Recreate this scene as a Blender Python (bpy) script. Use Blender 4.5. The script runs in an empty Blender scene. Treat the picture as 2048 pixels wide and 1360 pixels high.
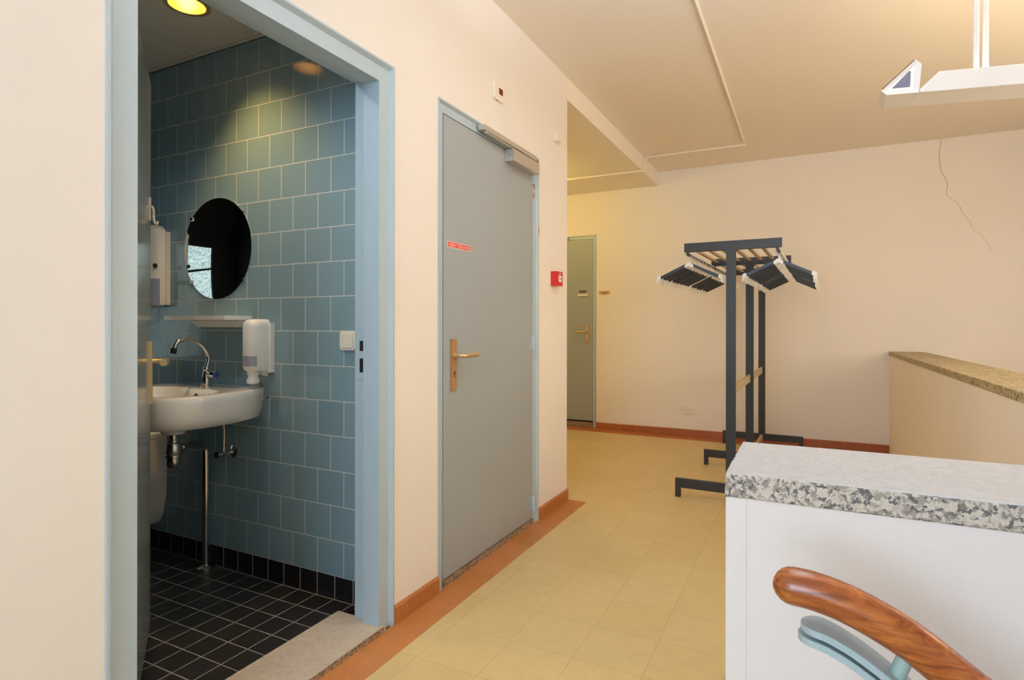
import bpy, bmesh, math, random
from mathutils import Vector, Matrix
random.seed(7)
PI = math.pi
scene = bpy.context.scene
COL = scene.collection
H = 1.1853                      # camera height
XW = -1.46                      # plane of the left hall wall
YB = 6.44                       # plane of the back wall
YT = 1.9116                     # tiled washroom wall
ZC = 2.88                       # hall ceiling
ZS = 2.73                       # corridor soffit

# ------------------------------------------------------------------ materials
def srgb(r, g, b):
    f = lambda c: (c/255/12.92) if c/255 <= .04045 else ((c/255+.055)/1.055)**2.4
    return (f(r), f(g), f(b), 1)

def new_mat(name):
    m = bpy.data.materials.new(name); m.use_nodes = True
    nt = m.node_tree; b = nt.nodes['Principled BSDF']
    return m, nt, b

def N(nt, typ, **kw):
    n = nt.nodes.new(typ)
    for k, v in kw.items():
        if k in n.inputs.keys(): n.inputs[k].default_value = v
        else: setattr(n, k, v)
    return n

def coords(nt, space='object'):
    if space == 'world':
        return N(nt, 'ShaderNodeNewGeometry').outputs['Position']
    return N(nt, 'ShaderNodeTexCoord').outputs['Object']

def plain(name, col, rough=.5, metal=0, var=.06, scale=9, bump=0, bscale=80, space='object', coat=0, spec=.5):
    m, nt, b = new_mat(name)
    P = coords(nt, space)
    n = N(nt, 'ShaderNodeTexNoise', Scale=scale, Detail=4.0)
    nt.links.new(P, n.inputs['Vector'])
    mix = N(nt, 'ShaderNodeMix', data_type='RGBA')
    mix.inputs['A'].default_value = [c*(1-var) for c in col[:3]]+[1]
    mix.inputs['B'].default_value = [min(1, c*(1+var)) for c in col[:3]]+[1]
    nt.links.new(n.outputs['Fac'], mix.inputs['Factor'])
    nt.links.new(mix.outputs['Result'], b.inputs['Base Color'])
    b.inputs['Roughness'].default_value = rough
    b.inputs['Metallic'].default_value = metal
    b.inputs['Specular IOR Level'].default_value = spec
    b.inputs['Coat Weight'].default_value = coat
    if bump:
        n2 = N(nt, 'ShaderNodeTexNoise', Scale=bscale, Detail=3.0)
        nt.links.new(P, n2.inputs['Vector'])
        bp = N(nt, 'ShaderNodeBump', Strength=bump, Distance=.01)
        nt.links.new(n2.outputs['Fac'], bp.inputs['Height'])
        nt.links.new(bp.outputs['Normal'], b.inputs['Normal'])
    return m

def tiles(name, col, col2, grout, w, h, mortar, ox, oy, ax='X', ay='Z', offset=.5, rough=.12, grough=.7, bump=.25, wobble=.0, var=.5, spec=.5, mottle=0):
    m, nt, b = new_mat(name)
    P = coords(nt, 'world')
    s = N(nt, 'ShaderNodeSeparateXYZ'); nt.links.new(P, s.inputs[0])
    c = N(nt, 'ShaderNodeCombineXYZ')
    for o, a, i in ((ox, ax, 'X'), (oy, ay, 'Y')):
        mth = N(nt, 'ShaderNodeMath', operation='SUBTRACT'); mth.inputs[1].default_value = o
        nt.links.new(s.outputs[a], mth.inputs[0]); nt.links.new(mth.outputs[0], c.inputs[i])
    br = N(nt, 'ShaderNodeTexBrick', offset=offset, offset_frequency=2, squash=1.0)
    br.inputs['Scale'].default_value = 1
    br.inputs['Mortar Size'].default_value = mortar
    br.inputs['Mortar Smooth'].default_value = .15
    br.inputs['Brick Width'].default_value = w
    br.inputs['Row Height'].default_value = h
    br.inputs['Color1'].default_value = col
    br.inputs['Color2'].default_value = col2
    br.inputs['Mortar'].default_value = grout
    nt.links.new(c.outputs[0], br.inputs['Vector'])
    out = br.outputs['Color']
    if mottle:
        nz = N(nt, 'ShaderNodeTexNoise', Scale=14.0, Detail=8.0, Roughness=.7); nt.links.new(P, nz.inputs['Vector'])
        mr = N(nt, 'ShaderNodeMapRange'); mr.inputs['From Min'].default_value = .3; mr.inputs['From Max'].default_value = .7
        mr.inputs['To Min'].default_value = 1-mottle; mr.inputs['To Max'].default_value = 1+mottle
        nt.links.new(nz.outputs['Fac'], mr.inputs['Value'])
        vm = N(nt, 'ShaderNodeVectorMath', operation='SCALE'); nt.links.new(out, vm.inputs[0]); nt.links.new(mr.outputs[0], vm.inputs['Scale'])
        out = vm.outputs[0]
    nt.links.new(out, b.inputs['Base Color'])
    r = N(nt, 'ShaderNodeMapRange'); r.inputs['To Min'].default_value = rough; r.inputs['To Max'].default_value = grough
    nt.links.new(br.outputs['Fac'], r.inputs['Value']); nt.links.new(r.outputs[0], b.inputs['Roughness'])
    b.inputs['Specular IOR Level'].default_value = spec
    inv = N(nt, 'ShaderNodeMath', operation='SUBTRACT'); inv.inputs[0].default_value = 1
    nt.links.new(br.outputs['Fac'], inv.inputs[1])
    hsrc = inv.outputs[0]
    if wobble:
        nz = N(nt, 'ShaderNodeTexNoise', Scale=7.0, Detail=1.0); nt.links.new(P, nz.inputs['Vector'])
        ma = N(nt, 'ShaderNodeMath', operation='MULTIPLY_ADD'); ma.inputs[1].default_value = wobble
        nt.links.new(nz.outputs['Fac'], ma.inputs[0]); nt.links.new(hsrc, ma.inputs[2]); hsrc = ma.outputs[0]
    bp = N(nt, 'ShaderNodeBump', Strength=bump, Distance=.002)
    nt.links.new(hsrc, bp.inputs['Height']); nt.links.new(bp.outputs['Normal'], b.inputs['Normal'])
    return m

def granite(name, base, dark, mid, scale=55, rough=.55, amount=1.0, bump=.15, gvar=(.72, 1.2)):
    m, nt, b = new_mat(name)
    P = coords(nt, 'world')
    v = N(nt, 'ShaderNodeTexVoronoi', Scale=scale); v.inputs['Randomness'].default_value = 1
    n0 = N(nt, 'ShaderNodeTexNoise', Scale=scale*.5, Detail=2.0); nt.links.new(P, n0.inputs['Vector'])
    add = N(nt, 'ShaderNodeMix', data_type='RGBA', blend_type='LINEAR_LIGHT'); add.inputs['Factor'].default_value = .009
    nt.links.new(P, add.inputs['A']); nt.links.new(n0.outputs['Color'], add.inputs['B'])
    nt.links.new(add.outputs['Result'], v.inputs['Vector'])
    s = N(nt, 'ShaderNodeSeparateColor'); nt.links.new(v.outputs['Color'], s.inputs[0])
    r = N(nt, 'ShaderNodeValToRGB'); nt.links.new(s.outputs[0], r.inputs[0])
    e = r.color_ramp.elements
    e[0].position = 0; e[0].color = dark
    e[1].position = 1; e[1].color = base
    x = e.new(.13*amount+.02); x.color = dark
    x = e.new(.22*amount+.04); x.color = mid
    x = e.new(.42*amount+.05); x.color = mid
    x = e.new(.5*amount+.06); x.color = [c*.9 for c in base[:3]]+[1]
    n = N(nt, 'ShaderNodeTexNoise', Scale=scale*2.4, Detail=5.0, Roughness=.7); nt.links.new(P, n.inputs['Vector'])
    mr = N(nt, 'ShaderNodeMapRange'); mr.inputs['From Min'].default_value = .3; mr.inputs['From Max'].default_value = .7
    mr.inputs['To Min'].default_value = gvar[0]; mr.inputs['To Max'].default_value = gvar[1]
    nt.links.new(n.outputs['Fac'], mr.inputs['Value'])
    vm = N(nt, 'ShaderNodeVectorMath', operation='SCALE')
    nt.links.new(r.outputs['Color'], vm.inputs[0]); nt.links.new(mr.outputs[0], vm.inputs['Scale'])
    nt.links.new(vm.outputs[0], b.inputs['Base Color'])
    b.inputs['Roughness'].default_value = rough
    bp = N(nt, 'ShaderNodeBump', Strength=bump, Distance=.004)
    nt.links.new(n.outputs['Fac'], bp.inputs['Height']); nt.links.new(bp.outputs['Normal'], b.inputs['Normal'])
    return m

def wood(name, c1, c2, c3, axis='X', scale=1.0, rough=.28):
    m, nt, b = new_mat(name)
    P = coords(nt, 'object')
    mp = N(nt, 'ShaderNodeMapping')
    mp.inputs['Scale'].default_value = {'X': (6*scale, 60*scale, 60*scale), 'Y': (60*scale, 6*scale, 60*scale)}[axis]
    mp.inputs['Rotation'].default_value = (0, .35, 0) if axis == 'X' else (0, 0, 0)
    nt.links.new(P, mp.inputs['Vector'])
    n = N(nt, 'ShaderNodeTexNoise', Scale=1.6, Detail=6.0, Roughness=.62, Distortion=.9); nt.links.new(mp.outputs[0], n.inputs['Vector'])
    r = N(nt, 'ShaderNodeValToRGB'); nt.links.new(n.outputs['Fac'], r.inputs[0])
    e = r.color_ramp.elements
    e[0].position = .3; e[0].color = c1; e[1].position = .72; e[1].color = c3
    x = e.new(.5); x.color = c2
    nt.links.new(r.outputs['Color'], b.inputs['Base Color'])
    b.inputs['Roughness'].default_value = rough
    b.inputs['Coat Weight'].default_value = .35
    b.inputs['Coat Roughness'].default_value = .2
    return m

def emit(name, col, strength, base=(.8, .8, .8, 1)):
    m, nt, b = new_mat(name)
    b.inputs['Base Color'].default_value = base
    b.inputs['Emission Color'].default_value = col
    b.inputs['Emission Strength'].default_value = strength
    return m

M = {}
M['wall'] = plain('cream_wall_paint', srgb(235, 227, 219), .75, var=.02, scale=3, bump=.05, bscale=120, space='world', spec=.25)
M['ceiling'] = plain('cream_ceiling_paint', srgb(240, 231, 219), .8, var=.02, scale=2, bump=.03, bscale=90, space='world', spec=.2)
M['white_wall'] = plain('white_parapet_paint', srgb(228, 215, 209), .6, var=.02, scale=4, bump=.12, bscale=45, space='world', spec=.3)
M['frame'] = plain('blue_grey_frame_paint', srgb(173, 189, 199), .4, var=.03, scale=8, bump=.03, space='world')
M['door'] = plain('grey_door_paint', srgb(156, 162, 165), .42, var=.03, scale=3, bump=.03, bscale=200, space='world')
M['door_shaded'] = plain('grey_gloss_paint_in_shade', srgb(132, 138, 137), .16, var=.03, scale=3, space='world')  # same grey paint, darkened in colour for the shaded open leaf
M['terra'] = tiles('terracotta_skirting_tile', srgb(170, 104, 52), srgb(180, 112, 60), srgb(190, 140, 95), .2, 1, .0012, .02, -.3, 'Y', 'Z', rough=.4, bump=.1)
M['terra_b'] = tiles('terracotta_skirting_tile_back', srgb(160, 88, 46), srgb(176, 100, 54), srgb(190, 140, 95), .2, 1, .0012, .02, -.3, 'X', 'Z', rough=.4, bump=.1)
M['border'] = tiles('terracotta_border_tile', srgb(178, 113, 52), srgb(190, 122, 70), srgb(186, 130, 84), .2, 1, .001, .03, -3.3, 'Y', 'X', offset=0, rough=.42, bump=.08, mottle=.08)
M['border_b'] = tiles('terracotta_border_tile_back', srgb(172, 98, 48), srgb(182, 108, 58), srgb(186, 130, 84), .2, 1, .001, .03, 5.9, 'X', 'Y', offset=0, rough=.42, bump=.08, mottle=.08)
M['floor'] = tiles('ochre_floor_tile', srgb(204, 178, 125), srgb(209, 184, 133), srgb(172, 146, 101), .25, .25, .0009, .005, .2, 'X', 'Y', offset=0, rough=.42, grough=.5, bump=.05, mottle=.05, spec=.4)
M['wash_tile'] = tiles('blue_wall_tile', srgb(130, 158, 170), srgb(136, 164, 176), srgb(204, 207, 204), .1525, .1525, .0021, -1.7826-.1525/2-.1525*20, .0934-.1525*2, rough=.09, bump=.2, wobble=.5)
M['wash_base'] = tiles('black_base_tile', srgb(30, 28, 30), srgb(36, 33, 34), srgb(150, 146, 142), .1035, 2.0, .0026, -1.726-.1035*25, -1.0, offset=0, rough=.25, bump=.25)
M['wash_floor'] = tiles('black_floor_tile', srgb(34, 31, 31), srgb(42, 38, 37), srgb(150, 146, 142), .105, .1085, .0023, -1.72-.105*25, 1.787-.1085*20, 'X', 'Y', offset=0, rough=.38, bump=.25)
M['wash_ceiling'] = plain('grey_ceiling_panel', srgb(205, 200, 190), .8, var=.03, space='world')
M['dark'] = plain('interior_shade_dark', srgb(34, 33, 30), .6)  # near-black colour stands in for the unlit washroom interior
M['granite'] = granite('speckled_granite', srgb(208, 193, 177), srgb(104, 96, 94), srgb(160, 145, 133), 190, gvar=(.78, 1.16))
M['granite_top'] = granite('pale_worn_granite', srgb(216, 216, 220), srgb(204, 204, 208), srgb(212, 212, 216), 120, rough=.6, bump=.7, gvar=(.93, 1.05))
M['granite_far'] = granite('beige_granite', srgb(196, 180, 142), srgb(120, 104, 74), srgb(166, 148, 112), 110)
M['threshold'] = granite('worn_stone_threshold', srgb(196, 180, 162), srgb(182, 166, 148), srgb(190, 174, 156), 70, rough=.65, gvar=(.88, 1.08))
M['threshold_edge'] = granite('brown_stone_edge', srgb(176, 150, 122), srgb(88, 68, 52), srgb(138, 112, 88), 160, rough=.7)
M['black_metal'] = plain('black_rack_metal', srgb(44, 41, 40), .42, metal=.0, var=.08)
M['tan_metal'] = plain('tan_metal', srgb(186, 166, 136), .45, var=.05)
M['slat'] = wood('beech_slat', srgb(186, 158, 122), srgb(198, 170, 132), srgb(208, 180, 144), 'Y', .5, .5)
M['hanger_black'] = plain('black_hanger_bar', srgb(34, 31, 31), .35, var=.1, scale=30)
M['hanger_white'] = plain('white_hanger_plastic', srgb(234, 232, 226), .35, var=.02)
M['white'] = plain('white_lamp_enamel', srgb(238, 238, 242), .4, var=.01)
M['plastic'] = plain('white_plastic', srgb(236, 236, 234), .3, var=.01)
M['cream_plastic'] = plain('cream_plastic', srgb(236, 228, 212), .35, var=.01)
M['grey_window'] = plain('grey_translucent_plastic', srgb(150, 155, 168), .25, var=.02)
M['ceramic'] = plain('white_ceramic', srgb(238, 237, 236), .1, var=.01, coat=.5)
M['chrome'] = plain('chrome', srgb(205, 203, 200), .14, metal=1, var=.03)
M['black_hole'] = plain('black_hole', srgb(14, 13, 13), .6)
M['blue_cap'] = plain('blue_tap_cap', srgb(40, 62, 130), .3)
M['brass'] = plain('brushed_brass', srgb(206, 182, 140), .35, metal=.7, var=.05)
M['brass_plate'] = plain('bronze_plate', srgb(184, 142, 98), .42, metal=.5, var=.05)
M['alu'] = plain('silver_aluminium', srgb(200, 194, 184), .4, metal=.6, var=.03)
M['red'] = plain('red_plastic', srgb(206, 34, 34), .35, var=.03)
M['dark_red'] = plain('dark_red_window', srgb(112, 30, 26), .2, var=.05)
M['red_sticker'] = plain('red_sticker', srgb(214, 52, 46), .45, var=.02)
M['sticker_white'] = plain('white_sticker_print', srgb(244, 226, 214), .5, var=.01)
M['rust'] = plain('rust_primer_patch', srgb(178, 92, 66), .7, var=.2, scale=60)
M['paper'] = plain('tan_sign_plate', srgb(214, 176, 120), .5, var=.03)
M['ink'] = plain('dark_print', srgb(70, 52, 34), .6)
M['grey_label'] = plain('grey_label', srgb(96, 92, 70), .5)
M['blue_steel'] = plain('blue_grey_steel_paint', srgb(164, 178, 182), .35, var=.04, scale=20)
M['green_steel'] = plain('pale_green_paint', srgb(158, 176, 170), .4, var=.05, scale=30)
M['rail_wood'] = wood('varnished_rail_wood', srgb(112, 50, 16), srgb(160, 82, 32), srgb(198, 116, 52), 'X', 1.0, .26)
M['crack'] = plain('plaster_crack', srgb(178, 150, 118), .9)
M['dark_blue'] = plain('slate_blue_panel', srgb(118, 122, 146), .4, var=.12, scale=30)
M['mirror'], _nt, _b = new_mat('mirror_silver')
_b.inputs['Base Color'].default_value = (.82, .84, .84, 1); _b.inputs['Metallic'].default_value = 1; _b.inputs['Roughness'].default_value = .015
M['stair'] = granite('stair_terrazzo', srgb(180, 170, 156), srgb(110, 100, 90), srgb(150, 140, 128), 90)
M['glow'] = emit('lamp_interior_glow', (1, .86, .62, 1), .9)
M['globe'] = emit('opal_globe_glow', (1, .80, .52, 1), 9)
M['fill_pane'] = emit('warm_fill_pane', (1, .81, .48, 1), 1.2)  # glowing pane of the added stairwell window
M['bulb'] = emit('downlight_bulb_glow', (1, .74, .36, 1), 14)
# privacy glass lit by the day behind it
M['privacy'], nt, b = new_mat('lit_privacy_glass')
P = coords(nt, 'world'); mp = N(nt, 'ShaderNodeMapping'); mp.inputs['Scale'].default_value = (1, 14, 46); nt.links.new(P, mp.inputs['Vector'])
n = N(nt, 'ShaderNodeTexNoise', Scale=1.6, Detail=3.0); nt.links.new(mp.outputs[0], n.inputs['Vector'])
r = N(nt, 'ShaderNodeValToRGB'); nt.links.new(n.outputs['Fac'], r.inputs[0])
r.color_ramp.elements[0].position = .35; r.color_ramp.elements[0].color = (.22, .34, .33, 1)
r.color_ramp.elements[1].position = .68; r.color_ramp.elements[1].color = (.72, .86, .86, 1)
nt.links.new(r.outputs[0], b.inputs['Emission Color']); b.inputs['Emission Strength'].default_value = 1.3
b.inputs['Base Color'].default_value = (.3, .36, .36, 1)
M['glass'], nt, b = new_mat('clear_glass')
b.inputs['Transmission Weight'].default_value = 1; b.inputs['Roughness'].default_value = 0; b.inputs['IOR'].default_value = 1.1
b.inputs['Base Color'].default_value = (.95, .98, 1, 1)

# ------------------------------------------------------------------ mesh helpers
def BM(): return bmesh.new()

def box(bm, x0, x1, y0, y1, z0, z1):
    vs = [bm.verts.new(p) for p in ((x0, y0, z0), (x1, y0, z0), (x1, y1, z0), (x0, y1, z0), (x0, y0, z1), (x1, y0, z1), (x1, y1, z1), (x0, y1, z1))]
    for f in ((3, 2, 1, 0), (4, 5, 6, 7), (0, 1, 5, 4), (1, 2, 6, 5), (2, 3, 7, 6), (3, 0, 4, 7)):
        bm.faces.new([vs[i] for i in f])
    return vs

def bbox(x0, x1, y0, y1, z0, z1, bev=0, seg=2):
    bm = BM(); box(bm, min(x0, x1), max(x0, x1), min(y0, y1), max(y0, y1), min(z0, z1), max(z0, z1))
    if bev: bevel(bm, bev, seg)
    return bm

def bevel(bm, w, seg=2, ang=.5):
    es = [e for e in bm.edges if len(e.link_faces) == 2 and e.calc_face_angle(0) > ang]
    bmesh.ops.bevel(bm, geom=es, offset=w, segments=seg, affect='EDGES', profile=.5)

def prism(bm, pts, ax, a0, a1):
    """extrude the 2-D polygon PTS along axis AX from a0 to a1"""
    def P(u, v, a): return {'X': (a, u, v), 'Y': (u, a, v), 'Z': (u, v, a)}[ax]
    A = [bm.verts.new(P(u, v, a0)) for u, v in pts]; B = [bm.verts.new(P(u, v, a1)) for u, v in pts]
    n = len(pts)
    fs = [bm.faces.new(A), bm.faces.new(B[::-1])]
    for i in range(n): fs.append(bm.faces.new((A[i], B[i], B[(i+1) % n], A[(i+1) % n])))
    bmesh.ops.recalc_face_normals(bm, faces=fs)
    return bm

def lathe(bm, prof, c=(0, 0, 0), ax='Z', seg=24):
    """revolve (radius, height) pairs about AX through c"""
    rings = []
    for r, h in prof:
        ring = []
        for k in range(seg):
            a = 2*PI*k/seg; u, v = r*math.cos(a), r*math.sin(a)
            p = {'Z': (u, v, h), 'Y': (u, h, v), 'X': (h, u, v)}[ax]
            ring.append(bm.verts.new((p[0]+c[0], p[1]+c[1], p[2]+c[2])))
        rings.append(ring)
    fs = []
    for a, b2 in zip(rings, rings[1:]):
        for k in range(seg): fs.append(bm.faces.new((a[k], a[(k+1) % seg], b2[(k+1) % seg], b2[k])))
    for ring, rv in ((rings[0], True), (rings[-1], False)):
        fs.append(bm.faces.new(ring[::-1] if rv else ring))
    bmesh.ops.recalc_face_normals(bm, faces=fs)
    return bm

def tube(bm, pts, r, seg=12, cap=True, prof=None, radii=None):
    """sweep a circle (or 2-D profile PROF of (side, up)) along PTS"""
    pts = [Vector(p) for p in pts]; rings = []; up = None
    for i, p in enumerate(pts):
        t = (pts[min(i+1, len(pts)-1)]-pts[max(i-1, 0)]).normalized()
        if up is None:
            ref = Vector((0, 0, 1)) if abs(t.z) < .9 else Vector((0, 1, 0))
            up = (ref-t*ref.dot(t)).normalized()
        else: up = (up-t*up.dot(t)).normalized()
        side = t.cross(up); rr = radii[i] if radii else r
        if prof: ring = [bm.verts.new(p+side*a+up*b2) for a, b2 in prof]
        else: ring = [bm.verts.new(p+(side*math.cos(2*PI*k/seg)+up*math.sin(2*PI*k/seg))*rr) for k in range(seg)]
        rings.append(ring)
    fs = []; n = len(rings[0])
    for a, b2 in zip(rings, rings[1:]):
        for k in range(n): fs.append(bm.faces.new((a[k], a[(k+1) % n], b2[(k+1) % n], b2[k])))
    if cap: fs += [bm.faces.new(rings[0][::-1]), bm.faces.new(rings[-1])]
    bmesh.ops.recalc_face_normals(bm, faces=fs)
    return bm

def smooth_path(pts, n=6):
    """Catmull-Rom through the points"""
    P = [Vector(p) for p in pts]; out = []
    for i in range(len(P)-1):
        p0, p1, p2, p3 = P[max(i-1, 0)], P[i], P[i+1], P[min(i+2, len(P)-1)]
        for k in range(n):
            t = k/n
            out.append(.5*((2*p1)+(p2-p0)*t+(2*p0-5*p1+4*p2-p3)*t*t+(3*p1-p0-3*p2+p3)*t**3))
    out.append(P[-1]); return out

def rrect(x0, x1, y0, y1, r, seg=5):
    out = []
    for cx, cy, a0 in ((x1-r, y1-r, 0), (x0+r, y1-r, PI/2), (x0+r, y0+r, PI), (x1-r, y0+r, 1.5*PI)):
        for k in range(seg+1):
            a = a0+PI/2*k/seg; out.append((cx+r*math.cos(a), cy+r*math.sin(a)))
    return out

def world_origin(o):
    v = Vector((0, 0, 0))
    while o is not None: v += o.location; o = o.parent
    return v

def obj(name, bm, mat, parent=None, local=False, smooth=False, mats=None):
    bmesh.ops.remove_doubles(bm, verts=bm.verts, dist=1e-6)
    me = bpy.data.meshes.new(name)
    o = bpy.data.objects.new(name, me); COL.objects.link(o)
    if parent is not None:
        o.parent = parent
        if not local: bmesh.ops.translate(bm, verts=bm.verts, vec=-world_origin(parent))
    elif not local:
        xs = [v.co for v in bm.verts]
        c = Vector(((min(v.x for v in xs)+max(v.x for v in xs))/2, (min(v.y for v in xs)+max(v.y for v in xs))/2, min(v.z for v in xs)))
        bmesh.ops.translate(bm, verts=bm.verts, vec=-c); o.location = c
    if smooth:
        for f in bm.faces: f.smooth = True
        for e in bm.edges:
            if len(e.link_faces) == 2 and e.calc_face_angle(0) > .7: e.smooth = False
    bm.to_mesh(me); bm.free()
    for m in (mats or [mat]): me.materials.append(m)
    return o

def thing(name, label, cat, loc=(0, 0, 0), rotz=0, group=None, kind=None):
    o = bpy.data.objects.new(name, None); COL.objects.link(o)
    o.empty_display_size = .05
    o.location = loc; o.rotation_euler = (0, 0, rotz)
    return tag(o, label, cat, group, kind)

def tag(o, label, cat, group=None, kind=None):
    o['label'] = label; o['category'] = cat
    if group: o['group'] = group
    if kind: o['kind'] = kind
    return o

def struct(name, bm, mat, label, cat, **kw):
    return tag(obj(name, bm, mat, **kw), label, cat, kind='structure')

def text_bm(body, height, target_w=None):
    """flat lettering in the X-Z plane facing -Y, lower left corner at the origin"""
    cu = bpy.data.curves.new('lettering', 'FONT'); cu.body = body; cu.size = 1; cu.extrude = 0
    t = bpy.data.objects.new('lettering', cu); COL.objects.link(t)
    bpy.context.view_layer.update()
    me = bpy.data.meshes.new_from_object(t.evaluated_get(bpy.context.evaluated_depsgraph_get()))
    bpy.data.objects.remove(t); bpy.data.curves.remove(cu)
    bm = BM(); bm.from_mesh(me); bpy.data.meshes.remove(me)
    xs = [v.co.x for v in bm.verts]; ys = [v.co.y for v in bm.verts]
    x0, y0 = min(xs), min(ys); sy = height/(max(ys)-y0); sx = (target_w/(max(xs)-x0)) if target_w else sy
    for v in bm.verts: v.co = Vector(((v.co.x-x0)*sx, 0, (v.co.y-y0)*sy))
    return bm

def xform(bm, mat4): bmesh.ops.transform(bm, matrix=mat4, verts=bm.verts); return bm
def place_on_left_wall(bm, x, y, z):      # X-Z lettering -> wall facing +X, reading direction +Y
    return xform(bm, Matrix.Translation((x, y, z)) @ Matrix(((0, -1, 0, 0), (1, 0, 0, 0), (0, 0, 1, 0), (0, 0, 0, 1))))

# ------------------------------------------------------------------ the shell
D1 = (.783, 1.843, 2.207)      # washroom door frame, outer
D2 = (2.1507, 3.2341, 2.2009)  # locked door frame, outer
bm = BM(); T = .15
e = .008                       # frames let into the wall by this much
for (y0, y1, z0, z1) in ((-2.4, D1[0]+e, -1.6, ZC), (D1[0]+e, D1[1]-e, D1[2]-e, ZC), (D1[1]-e, D2[0]+e, -.2, ZC), (D2[0]+e, D2[1]-e, D2[2]-e, ZC), (D2[1]-e, 3.71, -.2, ZC)):
    box(bm, XW-T, XW, y0, y1, z0, z1)
struct('wall_left', bm, M['wall'], 'cream painted hall wall with the washroom door and the locked grey door', 'wall')
bm = BM(); box(bm, -4.3, XW-T+.001, 3.56, 3.71, -.2, ZC); struct('wall_corridor', bm, M['wall'], 'cream wall of the side corridor behind the hall wall corner', 'wall')
# back wall with its door opening
D3 = (-3.06, -2.17, 2.24)
bm = BM()
for (x0, x1, z0, z1) in ((-4.3, D3[0]+e, -.2, ZC), (D3[0]+e, D3[1]-e, D3[2]-e, ZC), (D3[1]-e, 3.0, -1.6, ZC)):
    box(bm, x0, x1, YB, YB+.15, z0, z1)
wb = struct('wall_back', bm, M['wall'], 'cream back wall with a thin crack and the far grey door', 'wall')
crack = [(1.082, 2.88), (1.068, 2.748), (1.073, 2.66), (1.084, 2.582), (1.104, 2.54), (1.118, 2.513), (1.131, 2.452), (1.126, 2.41), (1.12, 2.374), (1.155, 2.335), (1.191, 2.307), (1.223, 2.25), (1.237, 2.195), (1.262, 2.16), (1.29, 2.122), (1.302, 2.067), (1.33, 2.035), (1.364, 2.004), (1.411, 1.928), (1.434, 1.878), (1.457, 1.828)]
bm = BM(); prev = None
for i, (x, z) in enumerate(crack):
    w = .0036*(1-i/len(crack))**.7+.001
    a, b2 = bm.verts.new((x-w/2, YB-.0012, z)), bm.verts.new((x+w/2, YB-.0012, z))
    c2, d2 = bm.verts.new((x-w/2, YB+.004, z)), bm.verts.new((x+w/2, YB+.004, z))
    if prev:
        bm.faces.new((prev[0], prev[1], b2, a)); bm.faces.new((prev[2], prev[0], a, c2)); bm.faces.new((prev[1], prev[3], d2, b2))
    prev = (a, b2, c2, d2)
obj('crack', bm, M['crack'], wb)
# unseen sides
bm = BM(); box(bm, -4.45, -4.3, 3.56, YB+.15, -.2, ZC); struct('wall_corridor_end', bm, M['wall'], 'cream end wall of the side corridor, out of view', 'wall')
RX = 2.6
bm = BM(); box(bm, RX, RX+.15, -2.55, YB+.15, -1.6, ZC); struct('wall_right', bm, M['wall'], 'cream stairwell wall on the right, out of view', 'wall')
# unseen rear wall with an invented window that brings in daylight
RW = (-1.36, .4, .75, 2.6)
bm = BM()
for (x0, x1, z0, z1) in ((XW-T, RW[0], -1.6, ZC), (RW[1], RX+.15, -1.6, ZC), (RW[0], RW[1], -1.6, RW[2]), (RW[0], RW[1], RW[3], ZC)):
    box(bm, x0, x1, -2.55, -2.4, z0, z1)
struct('wall_rear', bm, M['wall'], 'cream wall with the added stair window behind the viewer', 'wall')
w2 = thing('added_rear_window', 'added large stair window for daylight in the wall behind the viewer', 'window', ((RW[0]+RW[1])/2, -2.47, RW[2]), kind='structure')
bm = BM(); F_ = .05
for (x0, x1, z0, z1) in ((RW[0], RW[1], RW[2], RW[2]+F_), (RW[0], RW[1], RW[3]-F_, RW[3]), (RW[0], RW[0]+F_, RW[2], RW[3]), (RW[1]-F_, RW[1], RW[2], RW[3]), (-.505, -.455, RW[2], RW[3])):
    box(bm, x0, x1, -2.5, -2.44, z0, z1)
obj('frame', bm, M['white'], w2)
bm = BM(); box(bm, RW[0]+.03, RW[1]-.03, -2.474, -2.468, RW[2]+.03, RW[3]-.03); obj('pane', bm, M['glass'], w2)
# ceiling and soffit
bm = BM(); box(bm, XW-T, RX+.15, -2.55, YB+.15, ZC, ZC+.15); struct('ceiling', bm, M['ceiling'], 'cream plaster ceiling of the hall', 'ceiling')
bm = BM(); box(bm, -4.45, XW, 3.71, YB+.15, ZS, ZC+.15); struct('ceiling_soffit', bm, M['ceiling'], 'lowered cream ceiling over the side corridor', 'ceiling')
# floors
bm = BM()
box(bm, XW-T+.15, .70, 1.27, YB, -.2, 0); box(bm, XW, .02, -2.4, 1.27, -.2, 0); box(bm, -4.3, XW, 3.71, YB, -.2, 0); box(bm, XW-T+.02, XW, D2[0], D2[1], -.2, 0)
struct('floor', bm, M['floor'], 'ochre tiled hall floor with faint square joints', 'floor')
bm = BM(); box(bm, .02, RX, -2.4, YB, -1.75, -1.6); struct('floor_stairwell', bm, M['stair'], 'lower stairwell landing hidden below the parapets', 'floor')
# terracotta border let into the floor along the left and back walls
BT = .0015
bm = BM(); box(bm, XW, XW+.142, D1[1]-.06, 3.711, -.01, BT); box(bm, XW, XW+.142, -2.4, D1[1]-.06, -.01, BT)
struct('trim_1', bm, M['border'], 'terracotta tile border on the floor along the left wall', 'floor border')
bm = BM(); box(bm, -4.3, .686, 6.23, YB, -.01, BT); struct('trim_2', bm, M['border_b'], 'terracotta tile border on the floor along the back wall', 'floor border')
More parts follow.
